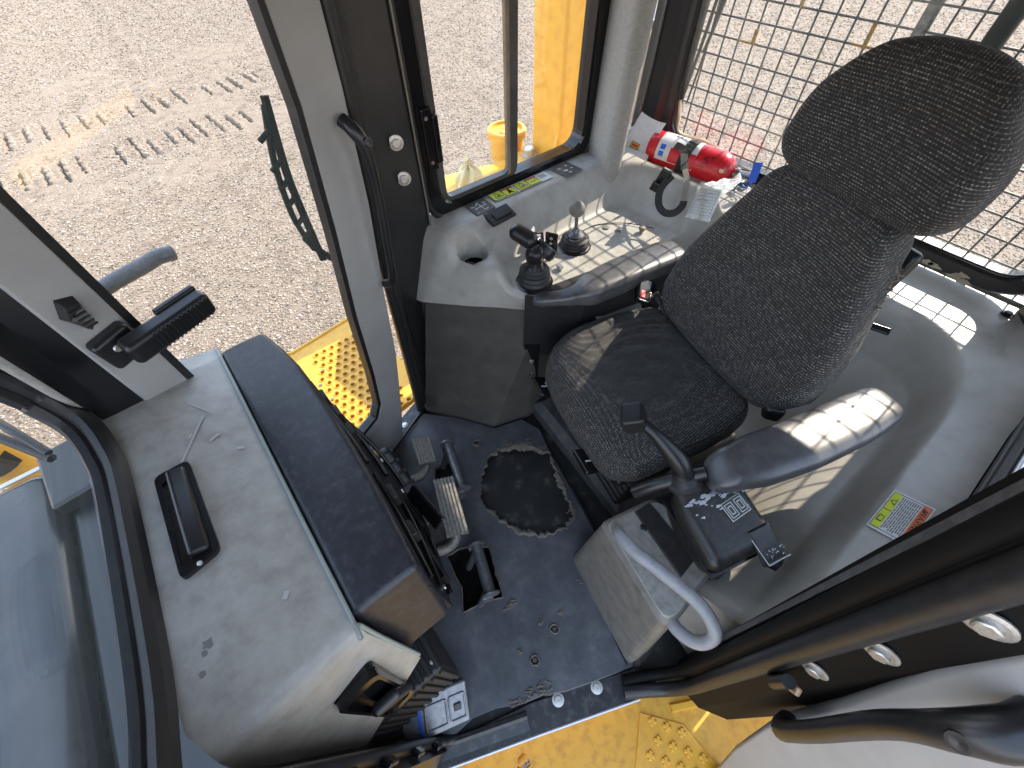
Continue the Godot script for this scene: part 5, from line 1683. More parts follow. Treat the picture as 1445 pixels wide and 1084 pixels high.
func build_right_door() -> void:
	var D := door_frame()
	var t := thing("right_door", "closed right cab door with pale grey inner frame around tall glass", "door")
	build_door(t, D, V(-0.026, 0, 0), 0.72, 1.0)
	var m := MB.new()
	# release lever and catch on the front stile
	m = MB.new(); m.T = D
	m.rbox(V(-0.606, 1.062, 0.016), V(0.062, 0.060, 0.028), 0.008, Basis(Vector3.BACK, 0.1), 2)
	var lv := obj("release_lever", m, "black", t)
	m = MB.new(); m.T = D
	var hp := Transform3D(Basis.from_euler(V(0.15, -0.02, 0.0)), V(-0.538, 1.068, 0.058))
	m.rbox(hp.origin, V(0.150, 0.046, 0.034), 0.010, hp.basis, 3)
	obj("handle", m, "black", lv)
	for k in 13:
		m = MB.new(); m.T = D * hp
		m.rbox(V(-0.030 + k * 0.0078, 0.004, 0.0165), V(0.0040, 0.036, 0.003), 0.001)
		m.rbox(V(-0.030 + k * 0.0078, -0.0225, 0.0), V(0.0040, 0.003, 0.026), 0.001)
		obj("rib", m, "black", lv)
	m = MB.new(); m.T = D
	m.rbox(hp.origin + V(0.035, 0.020, -0.012), V(0.075, 0.02, 0.012), 0.004, hp.basis)
	obj("back_edge", m, "black", lv)
	m = MB.new(); m.T = D
	m.lathe(V(-0.612, 1.068, 0.030), [Vector2(0.007, 0), Vector2(0.005, 0.003), Vector2(0, 0.003)], 12, up_to(V(0, 0, 1)))
	obj("screw", m, "zinc", lv)
	m = MB.new(); m.T = D
	m.loft([[V(-0.632, 1.140, 0.004), V(-0.618, 1.168, 0.004), V(-0.596, 1.160, 0.004), V(-0.600, 1.122, 0.004), V(-0.618, 1.108, 0.004)], [V(-0.626, 1.140, 0.026), V(-0.617, 1.160, 0.024), V(-0.600, 1.152, 0.024), V(-0.604, 1.126, 0.032), V(-0.616, 1.116, 0.032)]])
	var ct := obj("catch_knob", m, "black", t)
	for k in 5:
		m = MB.new(); m.T = D
		m.rbox(V(-0.611, 1.122 + 0.007 * k, 0.031 - 0.0012 * k), V(0.017, 0.0028, 0.004), 0.001)
		obj("rib", m, "black", ct)
	# outer door wiper
	var w := thing("right_door_wiper", "black wiper standing outside the right door glass over the gravel", "wiper")
	m = MB.new(); m.T = D
	var bp := smooth([V(-0.112, 1.256, -0.060), V(-0.136, 1.117, -0.058), V(-0.140, 1.014, -0.058), V(-0.138, 0.885, -0.060)], 8)
	m.tube(bp, 0.0055, 6)
	m.tube(smooth([V(-0.104, 1.254, -0.060), V(-0.127, 1.117, -0.058), V(-0.131, 1.014, -0.058), V(-0.129, 0.880, -0.060)], 8), 0.0045, 6)
	obj("blade", m, "dull_black", w)
	m = MB.new(); m.T = D
	m.tube(smooth([V(-0.114, 1.24, -0.064), V(-0.141, 1.15, -0.068), V(-0.153, 1.07, -0.070), V(-0.155, 1.0, -0.070), V(-0.143, 0.92, -0.066)], 6), 0.0070, 6)
	for y in [1.20, 1.14, 1.10, 1.06, 1.01, 0.97]: m.tube([V(-0.130 - (1.24 - y) * 0.05, y, -0.058), V(-0.150 - 0.008 * sin((y - 0.9) * 9.0), y - 0.015, -0.07)], 0.006, 6)
	obj("spring_bridge", m, "dull_black", w)
	m = MB.new(); m.T = D
	m.tube(smooth([V(-0.150, 0.955, -0.070), V(-0.125, 0.90, -0.075), V(-0.091, 0.85, -0.075), V(-0.03, 0.78, -0.07)], 5), 0.009, 8)
	obj("arm", m, "dull_black", w)
	# mirror arm outside
	var ma := thing("mirror_arm", "grey tube arm sticking out beyond the right door's front edge", "mirror arm")
	m = MB.new()
	m.tube(smooth([V(-0.34, 1.01, -1.00), V(-0.245, 1.02, -1.045), V(-0.161, 1.02, -1.075), V(-0.135, 1.018, -1.09), V(-0.105, 1.01, -1.10)], 5), 0.0165, 12)
	obj("arm", m, "rail_gray_dark", ma)
	# black seal between door and rear post
	var s := thing("right_door_seal", "black rubber weatherstrip standing along the right door's rear edge", "weatherstrip")
	m = MB.new(); m.T = D
	var sp := []
	for p in [[0.062, 1.76], [0.062, 1.40], [0.056, 1.24], [0.040, 0.98], [0.012, 0.72], [-0.005, 0.35], [-0.02, 0.03]]: sp.append(V(p[0], p[1], -0.01))
	m.tube(smooth(sp, 5), 0.017, 10)
	obj("bulb", m, "seal", s)
	m = MB.new(); m.T = D
	var sp2 := []
	for q in sp: sp2.append(q + V(0.030, 0, -0.015))
	m.tube(smooth(sp2, 5), 0.02, 10)
	obj("second_bulb", m, "rubber", s)
	# rear post
	var p := thing("right_rear_door_post", "black steel post with two bright bolts between the right door and side window", "post")
	m = MB.new()
	var lean := V(0.0, 1.8, 0.055)
	var base := [V(0.36, 0.0, -1.10), V(0.47, 0.0, -1.145), V(0.56, 0.0, -1.185), V(0.56, 0.0, -1.27), V(0.36, 0.0, -1.25)]
	var tp := []
	for q in base: tp.append(q + lean)
	m.loft([base, tp])
	obj("post", m, "black", p)
	m = MB.new()
	m.loft([[V(0.335, 0, -1.098), V(0.372, 0, -1.110), V(0.372, 0, -1.13), V(0.33, 0, -1.12)], [V(0.352, 1.8, -1.045), V(0.392, 1.8, -1.058), V(0.39, 1.8, -1.08), V(0.35, 1.8, -1.07)]])
	obj("door_stop", m, "seal", p)
	m = MB.new()
	m.tube([V(0.552, 0.75, -1.155), V(0.556, 1.8, -1.122)], 0.0035, 6)
	obj("edge_bead", m, "zinc_dull", p)
	for y in [1.068, 0.972]:
		m = MB.new()
		m.lathe(V(0.478, y, -1.1385 + 0.0306 * y), [Vector2(0.019, 0), Vector2(0.019, 0.003), Vector2(0.0125, 0.004), Vector2(0.0125, 0.010), Vector2(0.010, 0.0115), Vector2(0, 0.0115)], 6, up_to(V(-0.4, 0.03, 0.92)))
		m.lathe(V(0.478, y, -1.1385 + 0.0306 * y), [Vector2(0.020, 0), Vector2(0.0195, 0.003), Vector2(0.0, 0.0035)], 18, up_to(V(-0.4, 0.03, 0.92)))
		obj("bolt", m, "zinc", p)

func rect3(x0: float, x1: float, y0: float, y1: float, z: float, r: float) -> Array:
	return rounded([V(x0, y0, z), V(x1, y0, z), V(x1, y1, z), V(x0, y1, z)], r, 6)

func build_side_window() -> void:
	var t := thing("right_side_window", "black framed sliding side window with two panes behind the lever console", "window")
	var W := Transform3D(Basis(Vector3.RIGHT, 0.030), V(0, 0, -1.215)) # leans inward with height
	var m := MB.new(); m.T = W
	var rp := rounded([V(0.590, 0.775, 0), V(1.285, 0.775, 0), V(1.285, 1.56, 0), V(0.590, 1.56, 0)], 0.10, 8)
	m.sweep(rp, Vector3.BACK, [Vector2(-0.030, -0.04), Vector2(-0.030, 0.012), Vector2(-0.022, 0.018), Vector2(0.016, 0.018), Vector2(0.024, 0.008), Vector2(0.024, -0.04)], true)
	obj("frame", m, "gloss_black", t)
	m = MB.new(); m.T = W
	m.tube(rounded([V(0.565, 0.750, 0.014), V(1.312, 0.750, 0.014), V(1.312, 1.585, 0.014), V(0.565, 1.585, 0.014)], 0.12, 8), 0.011, 8, true)
	obj("rubber_surround", m, "seal", t)
	# front sliding sash
	m = MB.new(); m.T = W
	m.sweep(rounded([V(0.625, 0.800, 0.0), V(0.922, 0.800, 0.0), V(0.922, 1.535, 0.0), V(0.625, 1.535, 0.0)], 0.05, 6), Vector3.BACK, [Vector2(-0.020, -0.008), Vector2(-0.020, 0.010), Vector2(0.020, 0.010), Vector2(0.020, -0.008)], true)
	var sash := obj("front_sash", m, "gray_frame", t)
	m = MB.new(); m.T = W
	m.rbox(V(0.773, 1.17, -0.002), V(0.29, 0.73, 0.004), 0.001)
	obj("pane", m, "glass", sash)
	m = MB.new(); m.T = W
	m.rbox(V(0.905, 1.17, 0.002), V(0.014, 0.72, 0.018), 0.004)
	obj("sash_edge", m, "tan_panel", sash)
	m = MB.new(); m.T = W
	m.rbox(V(1.105, 1.17, -0.022), V(0.34, 0.76, 0.004), 0.001)
	obj("rear_pane", m, "glass", t)
	m = MB.new(); m.T = W
	m.tube([V(0.95, 0.788, -0.008), V(1.20, 0.788, -0.008)], 0.005, 8)
	obj("track", m, "bare_metal", t)
	# latch
	m = MB.new(); m.T = W
	m.rbox(V(0.604, 1.02, 0.022), V(0.035, 0.17, 0.018), 0.005, Basis.IDENTITY, 2)
	m.rbox(V(0.624, 1.02, 0.030), V(0.02, 0.13, 0.020), 0.005, Basis.IDENTITY, 2)
	var la := obj("latch", m, "gloss_black", t)
	for y in [0.96, 1.08]:
		m = MB.new(); m.T = W
		m.lathe(V(0.600, y, 0.031), [Vector2(0.006, 0), Vector2(0.004, 0.003), Vector2(0, 0.003)], 10, up_to(Vector3.BACK))
		obj("screw", m, "tan_panel", la)
	# grey corner post
	t = thing("right_rear_corner_post", "grey textured trim post at the rear of the right side window", "post")
	m = MB.new()
	var b := [V(1.285, 0.70, -1.16), V(1.245, 0.70, -1.045), V(1.262, 0.70, -1.018), V(1.30, 0.70, -1.012), V(1.45, 0.70, -1.13), V(1.45, 0.70, -1.22), V(1.30, 0.70, -1.22)]
	var tp := []
	for p in b: tp.append(p + V(0.03, 1.1, 0.035))
	var rb := rounded(b, 0.025, 4); var rt := rounded(tp, 0.025, 4)
	var post := func(u, v):
		var q := fposmod(u * rb.size(), rb.size())
		var i := int(q) % rb.size()
		var lo: Vector3 = (rb[i] as Vector3).lerp(rb[(i + 1) % rb.size()], q - int(q))
		var hi: Vector3 = (rt[i] as Vector3).lerp(rt[(i + 1) % rt.size()], q - int(q))
		return lo.lerp(hi, v)
	m.grid(70, 6, post, V(-1, 0, 1))
	var vol := 0.0
	for i in range(0, m.v.size(), 3): vol += (m.v[i] - V(1.35, 1, -1.12)).dot((m.v[i + 2] - m.v[i]).cross(m.v[i + 1] - m.v[i]))
	if vol < 0:
		for i in m.n.size(): m.n[i] = -m.n[i]
		for i in range(0, m.v.size(), 3):
			var sw := m.v[i + 1]; m.v[i + 1] = m.v[i + 2]; m.v[i + 2] = sw
			var sn := m.n[i + 1]; m.n[i + 1] = m.n[i + 2]; m.n[i + 2] = sn
	obj("trim", m, "trim_fabric", t)

func build_rear_window() -> void:
	var t := thing("rear_window", "wide black framed rear window with chipped paint behind the seat", "window")
	var m := MB.new()
	var rp := rounded([V(1.72, 0.705, -1.135), V(1.72, 0.705, 0.189), V(1.72, 1.47, 0.189), V(1.72, 1.47, -1.135)], 0.11, 8)
	m.sweep(rp, Vector3.LEFT, [Vector2(-0.026, -0.04), Vector2(-0.026, 0.016), Vector2(-0.018, 0.024), Vector2(0.018, 0.024), Vector2(0.026, 0.016), Vector2(0.026, -0.04)], true)
	obj("frame", m, "black", t)
	m = MB.new()
	m.tube(rounded([V(1.708, 0.732, -1.108), V(1.708, 0.732, 0.162), V(1.708, 1.443, 0.162), V(1.708, 1.443, -1.108)], 0.085, 8), 0.006, 8, true)
	obj("glass_seal", m, "gloss_black", t)
	m = MB.new()
	m.rbox(V(1.722, 1.088, -0.465), V(0.005, 0.73, 1.31), 0.001)
	obj("pane", m, "glass", t)
	var r := RandomNumberGenerator.new(); r.seed = 51
	for s in [V(0, 0.690, -0.035), V(0, 0.686, 0.02), V(0, 0.698, 0.036), V(0, 0.681, 0.052), V(0, 0.692, -0.062)]:
		m = MB.new()
		m.T = Transform3D(Basis(Vector3.BACK, PI / 2), V(1.6955, s.y, s.z))
		var poly := PackedVector2Array()
		for k in 11:
			var rr := r.randf_range(0.007, 0.016)
			poly.append(Vector2(cos(TAU * k / 11) * rr * 0.7, sin(TAU * k / 11) * rr * 1.6))
		m.prism(poly, 0.0, 0.0012)
		obj("paint_chip", m, "cream_dusty", t)
	# corner posts beside it
	t = thing("rear_right_corner_post", "black ribbed steel post between the corner glass and the rear window", "post")
	m = MB.new()
	m.loft([[V(1.63, 0.62, -1.255), V(1.66, 0.62, -1.17), V(1.72, 0.62, -1.13), V(1.80, 0.62, -1.15), V(1.78, 0.62, -1.27)], [V(1.655, 1.8, -1.22), V(1.685, 1.8, -1.135), V(1.735, 1.8, -1.10), V(1.815, 1.8, -1.115), V(1.80, 1.8, -1.23)]])
	obj("post", m, "black", t)
	for k in 3:
		m = MB.new()
		var o := V(0.022 * k, 0, 0.028 * k)
		m.tube([V(1.640, 0.66, -1.225) + o, V(1.664, 1.8, -1.19) + o], 0.009, 8)
		obj("rubber_rib", m, "seal", t)
	t = thing("rear_left_corner_post", "black steel post at the left end of the rear window", "post")
	m = MB.new()
	m.loft([[V(1.66, 0.6, 0.235), V(1.72, 0.6, 0.20), V(1.80, 0.6, 0.23), V(1.78, 0.6, 0.36), V(1.66, 0.6, 0.36)], [V(1.67, 1.8, 0.205), V(1.73, 1.8, 0.17), V(1.81, 1.8, 0.20), V(1.79, 1.8, 0.33), V(1.67, 1.8, 0.33)]])
	obj("post", m, "black", t)
	# corner glass
	t = thing("right_corner_glass", "narrow fixed corner pane between the grey and black rear posts", "window")
	m = MB.new(); m.rbox(V(1.54, 1.12, -1.205), V(0.20, 0.80, 0.005), 0.001, Basis(Vector3.RIGHT, 0.03))
	obj("pane", m, "glass", t)
	m = MB.new(); m.rbox(V(1.54, 0.73, -1.222), V(0.22, 0.05, 0.03), 0.008)
	obj("sill", m, "black", t)
	# vertical bars seen through the glass
	t = thing("rear_window_post", "thick black vertical post outside the rear window behind the headrest", "post")
	m = MB.new(); m.rbox(V(1.755, 1.1, -0.284), V(0.03, 1.0, 0.048), 0.008); obj("post", m, "black", t)
	t = thing("rear_wiper", "thin parked rear wiper hanging beside the right end of the rear window", "wiper")
	m = MB.new()
	m.tube(smooth([V(1.745, 1.40, -1.06), V(1.745, 1.15, -1.075), V(1.742, 0.86, -1.105)], 6), 0.006, 6)
	m.tube(smooth([V(1.752, 1.40, -1.05), V(1.752, 1.12, -1.060), V(1.748, 0.85, -1.085)], 6), 0.004, 6)
	obj("blade", m, "black", w_of(t))
	m = MB.new()
	m.tube(smooth([V(1.760, 1.46, -1.02), V(1.765, 1.2, -1.05), V(1.755, 1.02, -1.075)], 6), 0.007, 6)
	obj("arm", m, "bar_steel", t)
	# welded mesh guard
	t = thing("rear_window_guard", "welded dark wire mesh guard bolted outside the rear window", "guard")
	var x := 1.777
	var hw := MB.new(); hw.tube([V(0, 0, -1.19), V(0, 0, 0.26)], 0.0033, 6)
	var src_h := obj("horizontal_wire", hw, "wire", t)
	src_h.position = V(x - 0.003, 1.188 - 0.057 * 8, 0)
	for i in range(-5, 8):
		piece(t, src_h, "horizontal_wire", Transform3D(Basis.IDENTITY, V(x - 0.003, 1.188 - 0.057 * i, 0)))
	var vw := MB.new(); vw.tube([V(0, 0.62, 0), V(0, 1.52, 0)], 0.0033, 6)
	var src_v := obj("vertical_wire", vw, "wire", t)
	src_v.position = V(x + 0.003, 0, -1.139 - 0.057 * 0)
	for j in range(1, 25):
		if j == 12: continue
		piece(t, src_v, "vertical_wire", Transform3D(Basis.IDENTITY, V(x + 0.003, 0, -1.139 + 0.057 * j)))
	for s in [[4, 2, 4, 1.3], [6, 0, 6, -0.6], [10, 0, 10, 1.1], [3.1, 2, 4.2, 2], [6.0, 0, 6.3, 0], [10.0, 0.99, 11.1, 1.0], [9.4, 1, 10, 1]]:
		m = MB.new()
		m.tube([V(x - 0.0 if s[0] == s[2] else x - 0.003, 1.188 - 0.057 * s[1], -1.139 + 0.057 * s[0]), V(x if s[0] == s[2] else x - 0.003, 1.188 - 0.057 * s[3], -1.139 + 0.057 * s[2])], 0.0039 if s[0] != s[2] else 0.0066, 6)
		obj("worn_patch", m, "wire_worn", t)
	m = MB.new(); m.rbox(V(x + 0.006, 1.07, -1.139 + 0.057 * 12), V(0.008, 0.92, 0.034), 0.002); obj("flat_bar", m, "bar_steel", t)
	m = MB.new()
	m.sweep(rounded([V(x, 0.64, -1.19), V(x, 0.64, 0.26), V(x, 1.50, 0.26), V(x, 1.50, -1.19)], 0.03, 3), Vector3.LEFT, [Vector2(-0.012, -0.006), Vector2(-0.012, 0.006), Vector2(0.012, 0.006), Vector2(0.012, -0.006)], true)
	obj("rim", m, "wire", t)

func w_of(t: Node3D) -> Node3D: return t

func build_near_side() -> void:
	# left side window sill and frame
	var t := thing("left_side_window", "black framed left side window at the right edge of the view", "window")
	var m := MB.new()
	m.sweep(rounded([V(0.56, 0.665, 0.365), V(1.40, 0.665, 0.365), V(1.40, 1.56, 0.335), V(0.56, 1.56, 0.335)], 0.10, 8), Vector3.FORWARD, [Vector2(-0.026, -0.03), Vector2(-0.026, 0.018), Vector2(0.026, 0.018), Vector2(0.026, -0.03)], true)
	obj("frame", m, "gloss_black", t)
	m = MB.new(); m.tube(rounded([V(0.53, 0.640, 0.350), V(1.425, 0.640, 0.350), V(1.425, 1.585, 0.32), V(0.53, 1.585, 0.32)], 0.11, 8), 0.009, 8, true)
	obj("rubber_surround", m, "seal", t)
	m = MB.new(); m.rbox(V(0.98, 1.11, 0.354), V(0.80, 0.88, 0.005), 0.001, Basis(Vector3.RIGHT, -0.03))
	obj("pane", m, "glass", t)
	m = MB.new(); m.tube([V(0.66, 0.698, 0.358), V(1.30, 0.698, 0.358)], 0.006, 8)
	obj("track", m, "bare_metal", t)
	# left rear door post, close to the camera
	t = thing("left_rear_door_post", "near black door post with three large pale bolts along it", "post")
	var lean := V(0.0, 1.8, -0.117)
	var base := [V(0.378, 0.0, 0.24), V(0.378, 0.0, 0.331), V(0.42, 0.0, 0.40), V(0.52, 0.0, 0.41), V(0.52, 0.0, 0.25), V(0.43, 0.0, 0.222)]
	var tp := []
	for q in base: tp.append(q + lean)
	m = MB.new(); m.loft([base, tp]); obj("post", m, "dull_black", t)
	m = MB.new()
	m.loft([[V(0.397, 0.40, 0.194), V(0.412, 0.40, 0.190), V(0.48, 0.40, 0.225), V(0.465, 0.40, 0.235)], [V(0.397, 1.8, 0.116), V(0.412, 1.8, 0.112), V(0.48, 1.8, 0.147), V(0.465, 1.8, 0.157)]])
	obj("inner_edge", m, "bar_steel", t)
	for q in [V(0.376, 0.76, 0.2535), V(0.376, 0.934, 0.2405), V(0.376, 1.104, 0.2285)]:
		m = MB.new()
		var nb := up_to(V(-0.99, 0, 0.10))
		m.lathe(q, [Vector2(0.020, 0), Vector2(0.020, 0.002), Vector2(0.016, 0.0035), Vector2(0.0, 0.0036)], 20, nb)
		m.lathe(q, [Vector2(0.0115, 0.003), Vector2(0.0115, 0.008), Vector2(0.0095, 0.0095), Vector2(0, 0.0095)], 6, nb)
		obj("bolt", m, "zinc", t)
	t = thing("left_door_seal", "thick worn black rubber seal running up the near door post", "weatherstrip")
	m = MB.new()
	m.tube(smooth([V(0.235, 0.012, 0.170), V(0.285, 0.018, 0.205), V(0.340, 0.06, 0.245), V(0.370, 0.16, 0.262), V(0.372, 0.40, 0.246), V(0.372, 0.9, 0.212), V(0.372, 1.8, 0.152)], 8), 0.0185, 14)
	obj("bulb", m, "seal", t)
	m = MB.new()
	m.tube(smooth([V(0.252, 0.010, 0.150), V(0.31, 0.016, 0.182), V(0.365, 0.06, 0.215), V(0.390, 0.16, 0.228), V(0.392, 0.40, 0.216), V(0.392, 0.9, 0.183), V(0.392, 1.8, 0.124)], 8), 0.016, 12)
	obj("inner_bulb", m, "dull_black", t)
	t = thing("door_striker", "black door striker pin with bare worn metal end on the near post", "striker")
	m = MB.new()
	m.tube([V(0.374, 0.62, 0.258), V(0.350, 0.66, 0.252), V(0.340, 0.735, 0.245)], 0.011, 10)
	obj("pin", m, "black", t)
	m = MB.new()
	m.rbox(V(0.342, 0.728, 0.258), V(0.014, 0.022, 0.008), 0.003, Basis.from_euler(V(0.3, 0.4, 0.5)))
	m.rbox(V(0.345, 0.712, 0.262), V(0.010, 0.016, 0.006), 0.002, Basis.from_euler(V(0.9, 0.2, 0.2)))
	obj("worn_end", m, "rust_metal", t)
	# left front post
	t = thing("left_front_door_post", "black door post with seal clips along the bottom edge of the view", "post")
	m = MB.new()
	m.loft([[V(-0.27, -0.02, -0.075), V(-0.25, -0.02, -0.045), V(-0.33, -0.02, -0.02), V(-0.44, -0.02, -0.05), V(-0.44, -0.02, -0.16), V(-0.33, -0.02, -0.155)], [V(-0.255, 1.8, -0.118), V(-0.235, 1.8, -0.088), V(-0.33, 1.8, -0.06), V(-0.44, 1.8, -0.09), V(-0.44, 1.8, -0.20), V(-0.33, 1.8, -0.19)]])
	obj("post", m, "black", t)
	m = MB.new(); m.tube(smooth([V(-0.215, 0.0, -0.05), V(-0.245, 0.02, -0.068), V(-0.262, 0.10, -0.082), V(-0.262, 0.6, -0.10), V(-0.255, 1.8, -0.135)], 6), 0.014, 12); obj("seal_bulb", m, "seal", t)
	for y in [0.12, 0.35, 0.58, 0.78, 0.95]:
		m = MB.new(); m.rbox(V(-0.246, y, -0.064 - 0.026 * y), V(0.014, 0.05, 0.02), 0.004, Basis(Vector3.UP, 0.4)); obj("clip", m, "gloss_black", t)
	# open left door, swung out about its rear hinge: a mirror image of the right one
	t = thing("left_door", "open grey left cab door with a black grab bar close to the camera", "door")
	var dx := V(0.30, 0, -0.954).normalized()
	var dz := V(-0.954, 0, -0.30).normalized()
	build_door(t, Transform3D(Basis(dx, Vector3.UP, dz), V(0.384, 0, 0.252) - dx * 0.035), V(-0.046, -0.269, -0.010), 1.0, 1.12)

func build_windshield() -> void:
	var t := thing("windshield", "front windshield in a thick black rubber seal ahead of the dashboard", "windshield")
	var path := smooth([V(-0.345, 0.985, -0.10), V(-0.343, 0.962, -0.20), V(-0.335, 0.952, -0.32), V(-0.326, 0.952, -0.60), V(-0.330, 0.955, -0.69), V(-0.342, 0.972, -0.765), V(-0.356, 1.025, -0.795), V(-0.368, 1.10, -0.80), V(-0.46, 1.78, -0.77)], 6)
	var m := MB.new(); m.sweep(path, V(0.55, 0.75, 0.25), [Vector2(-0.016, -0.012), Vector2(-0.016, 0.004), Vector2(-0.010, 0.009), Vector2(0.002, 0.007), Vector2(0.012, 0.002), Vector2(0.012, -0.012)]); obj("inner_seal", m, "seal", t)
	m = MB.new()
	var p2 := []
	for p in path: p2.append(p + V(-0.021, -0.006, 0))
	m.sweep(p2, V(0.55, 0.75, 0.25), [Vector2(-0.018, -0.012), Vector2(-0.018, 0.001), Vector2(-0.008, 0.006), Vector2(0.006, 0.006), Vector2(0.012, -0.002), Vector2(0.012, -0.012)]); obj("outer_seal", m, "seal", t)
	m = MB.new()
	m.loft([[V(-0.37, 0.94, -0.10), V(-0.37, 0.94, -0.76), V(-0.475, 1.80, -0.76), V(-0.475, 1.80, -0.10)], [V(-0.375, 0.94, -0.10), V(-0.375, 0.94, -0.76), V(-0.48, 1.80, -0.76), V(-0.48, 1.80, -0.10)]])
	obj("pane", m, "glass", t)
	# post on the far side
	t = thing("right_front_post", "black front post with a grey fabric trim between windshield and right door", "post")
	m = MB.new()
	m.loft([[V(-0.330, 0.55, -0.785), V(-0.250, 0.55, -0.805), V(-0.262, 0.55, -0.85), V(-0.36, 0.55, -0.85)], [V(-0.345, 1.8, -0.755), V(-0.272, 1.8, -0.765), V(-0.285, 1.8, -0.81), V(-0.42, 1.8, -0.81)]])
	obj("post", m, "gloss_black", t)
	m = MB.new()
	m.rbox(V(-0.346, 1.37, -0.785), V(0.046, 0.90, 0.03), 0.012, Basis.from_euler(V(0.02, 0.25, 0.045)), 3)
	obj("trim", m, "trim_fabric", t)
	# wiper outside the windshield
	t = thing("windshield_wiper", "black wiper arm and blade resting across the lower windshield outside", "wiper")
	m = MB.new(); m.tube([V(-0.43, 0.93, -0.78), V(-0.50, 0.99, -0.93), V(-0.56, 1.0, -1.02)], 0.007, 6); obj("arm", m, "black", t)
	m = MB.new(); m.tube([V(-0.43, 0.925, -0.77), V(-0.55, 0.955, -0.955)], 0.008, 6); obj("blade", m, "rubber", t)

# ---------------------------------------------------------------- outside of the cab
func build_outside() -> void:
	var t := thing("engine_hood", "dark glossy engine hood reflecting the blue sky ahead of the windshield", "hood")
	var m := MB.new()
	m.rbox(V(-2.06, 0.30, -0.48), V(2.80, 0.60, 1.36), 0.05, Basis.IDENTITY, 3)
	obj("top_panel", m, "hood", t)
	m = MB.new(); m.rbox(V(-0.52, 0.42, -0.50), V(0.26, 0.30, 1.18), 0.02); obj("cowl", m, "black", t)
	m = MB.new(); m.rbox(V(-0.61, 0.59, -1.085), V(0.11, 0.05, 0.20), 0.01, Basis(Vector3.UP, 0.1)); obj("rear_corner", m, "black", t)
	m = MB.new(); m.rbox(V(-0.455, 0.576, -0.53), V(0.045, 0.006, 0.07), 0.002); obj("tag_plate", m, "silver_plastic", t)
	m = MB.new(); m.tube([V(-0.66, 0.605, -1.14), V(-3.4, 0.605, -1.14)], 0.006, 6); obj("edge_strip", m, "bare_metal", t)
	t = thing("lift_cylinder", "yellow lift cylinder with a black band ahead of the hood's right side", "cylinder")
	m = MB.new(); m.tube([V(-1.25, -0.9, -1.95), V(-1.22, 0.18, -2.02)], 0.075, 18); obj("barrel", m, "yellow", t)
	m = MB.new(); m.tube([V(-1.23, -0.02, -2.007), V(-1.228, 0.06, -2.012)], 0.079, 18); obj("band", m, "black", t)
	m = MB.new(); m.tube([V(-1.22, 0.18, -2.02), V(-1.20, 0.6, -2.05)], 0.04, 14); obj("rod", m, "bare_metal", t)
	# right platform with punched grip holes
	t = thing("right_step_platform", "yellow step plate with rows of punched grip holes beyond the right door", "step")
	m = MB.new()
	var punched := []
	var spots := []
	for i in 7:
		for j in 14:
			var pos := V(0.02 + 0.043 * i + 0.02 * (j % 2), -0.0995, -1.80 + 0.043 * j)
			if pos.x < -0.02 + (pos.z + 1.30) * -0.12: continue
			spots.append(pos)
			var h := PackedVector2Array()
			for k in 10: h.append(Vector2(pos.x + 0.0115 * cos(TAU * k / 10), pos.z + 0.0115 * sin(TAU * k / 10)))
			punched.append(h)
	m.prism(P2([-0.56, -2.16, -0.03, -1.90, 0.35, -1.95, 0.42, -1.25, -0.10, -1.18, -0.50, -1.25]), -0.108, -0.10, punched, 0.003)
	obj("plate", m, "yellow", t)
	m = MB.new()
	m.prism(P2([-0.55, -2.15, -0.03, -1.89, 0.34, -1.94, 0.41, -1.26, -0.10, -1.19, -0.49, -1.26]), -0.15, -0.1135)
	obj("under_plate", m, "yellow", t)
	m = MB.new(); m.tube([V(-0.56, -0.10, -2.16), V(-0.03, -0.10, -1.90), V(0.35, -0.10, -1.95)], 0.010, 8); obj("edge", m, "yellow", t)
	var ringm := MB.new()
	ringm.lathe(Vector3.ZERO, [Vector2(0.0165, 0), Vector2(0.0155, 0.004), Vector2(0.0125, 0.004), Vector2(0.0112, -0.006)], 12)
	var src: MeshInstance3D = null
	for pos in spots:
		if src == null:
			src = obj("grip_ring", ringm, "yellow", t)
			src.position = pos
		else:
			piece(t, src, "grip_ring", Transform3D(Basis.IDENTITY, pos))
	for p in [V(0.05, -0.0985, -1.68), V(0.23, -0.0985, -1.77), V(0.17, -0.0985, -1.36), V(0.0, -0.0985, -1.60), V(-0.06, -0.0985, -1.72), V(0.01, -0.0985, -1.48)]:
		m = MB.new(); m.lathe(p, [Vector2(0.009, 0), Vector2(0.008, 0.004), Vector2(0, 0.005)], 8); obj("rivet", m, "zinc_dull", t)
	# fender deck with filler caps
	t = thing("right_fender_deck", "yellow fender deck outside the right side window", "fender")
	m = MB.new()
	m.prism(P2([0.95, -2.30, 1.55, -2.16, 2.20, -2.08, 2.20, -1.50, 1.80, -1.38, 0.60, -1.32, 0.55, -1.6]), -0.2, 0.30, [], 0.02)
	obj("deck", m, "yellow", t)
	m = MB.new(); m.prism(P2([1.62, -2.12, 2.1, -2.03, 2.1, -1.62, 1.55, -1.62]), 0.29, 0.335, [], 0.008); obj("mount_plate", m, "yellow", t)
	for p in [V(1.70, 0.335, -2.02), V(1.80, 0.335, -1.94), V(1.93, 0.335, -1.84)]:
		m = MB.new()
		m.lathe(p, [Vector2(0.045, 0), Vector2(0.045, 0.008), Vector2(0.0, 0.009)], 18)
		m.lathe(p, [Vector2(0.036, 0.008), Vector2(0.036, 0.040), Vector2(0.030, 0.046), Vector2(0, 0.046)], 6)
		obj("mount_bolt", m, "zinc", t)
	t = thing("bagged_filler_cap", "small filler cap wrapped in a yellowish plastic bag", "filler cap")
	m = MB.new()
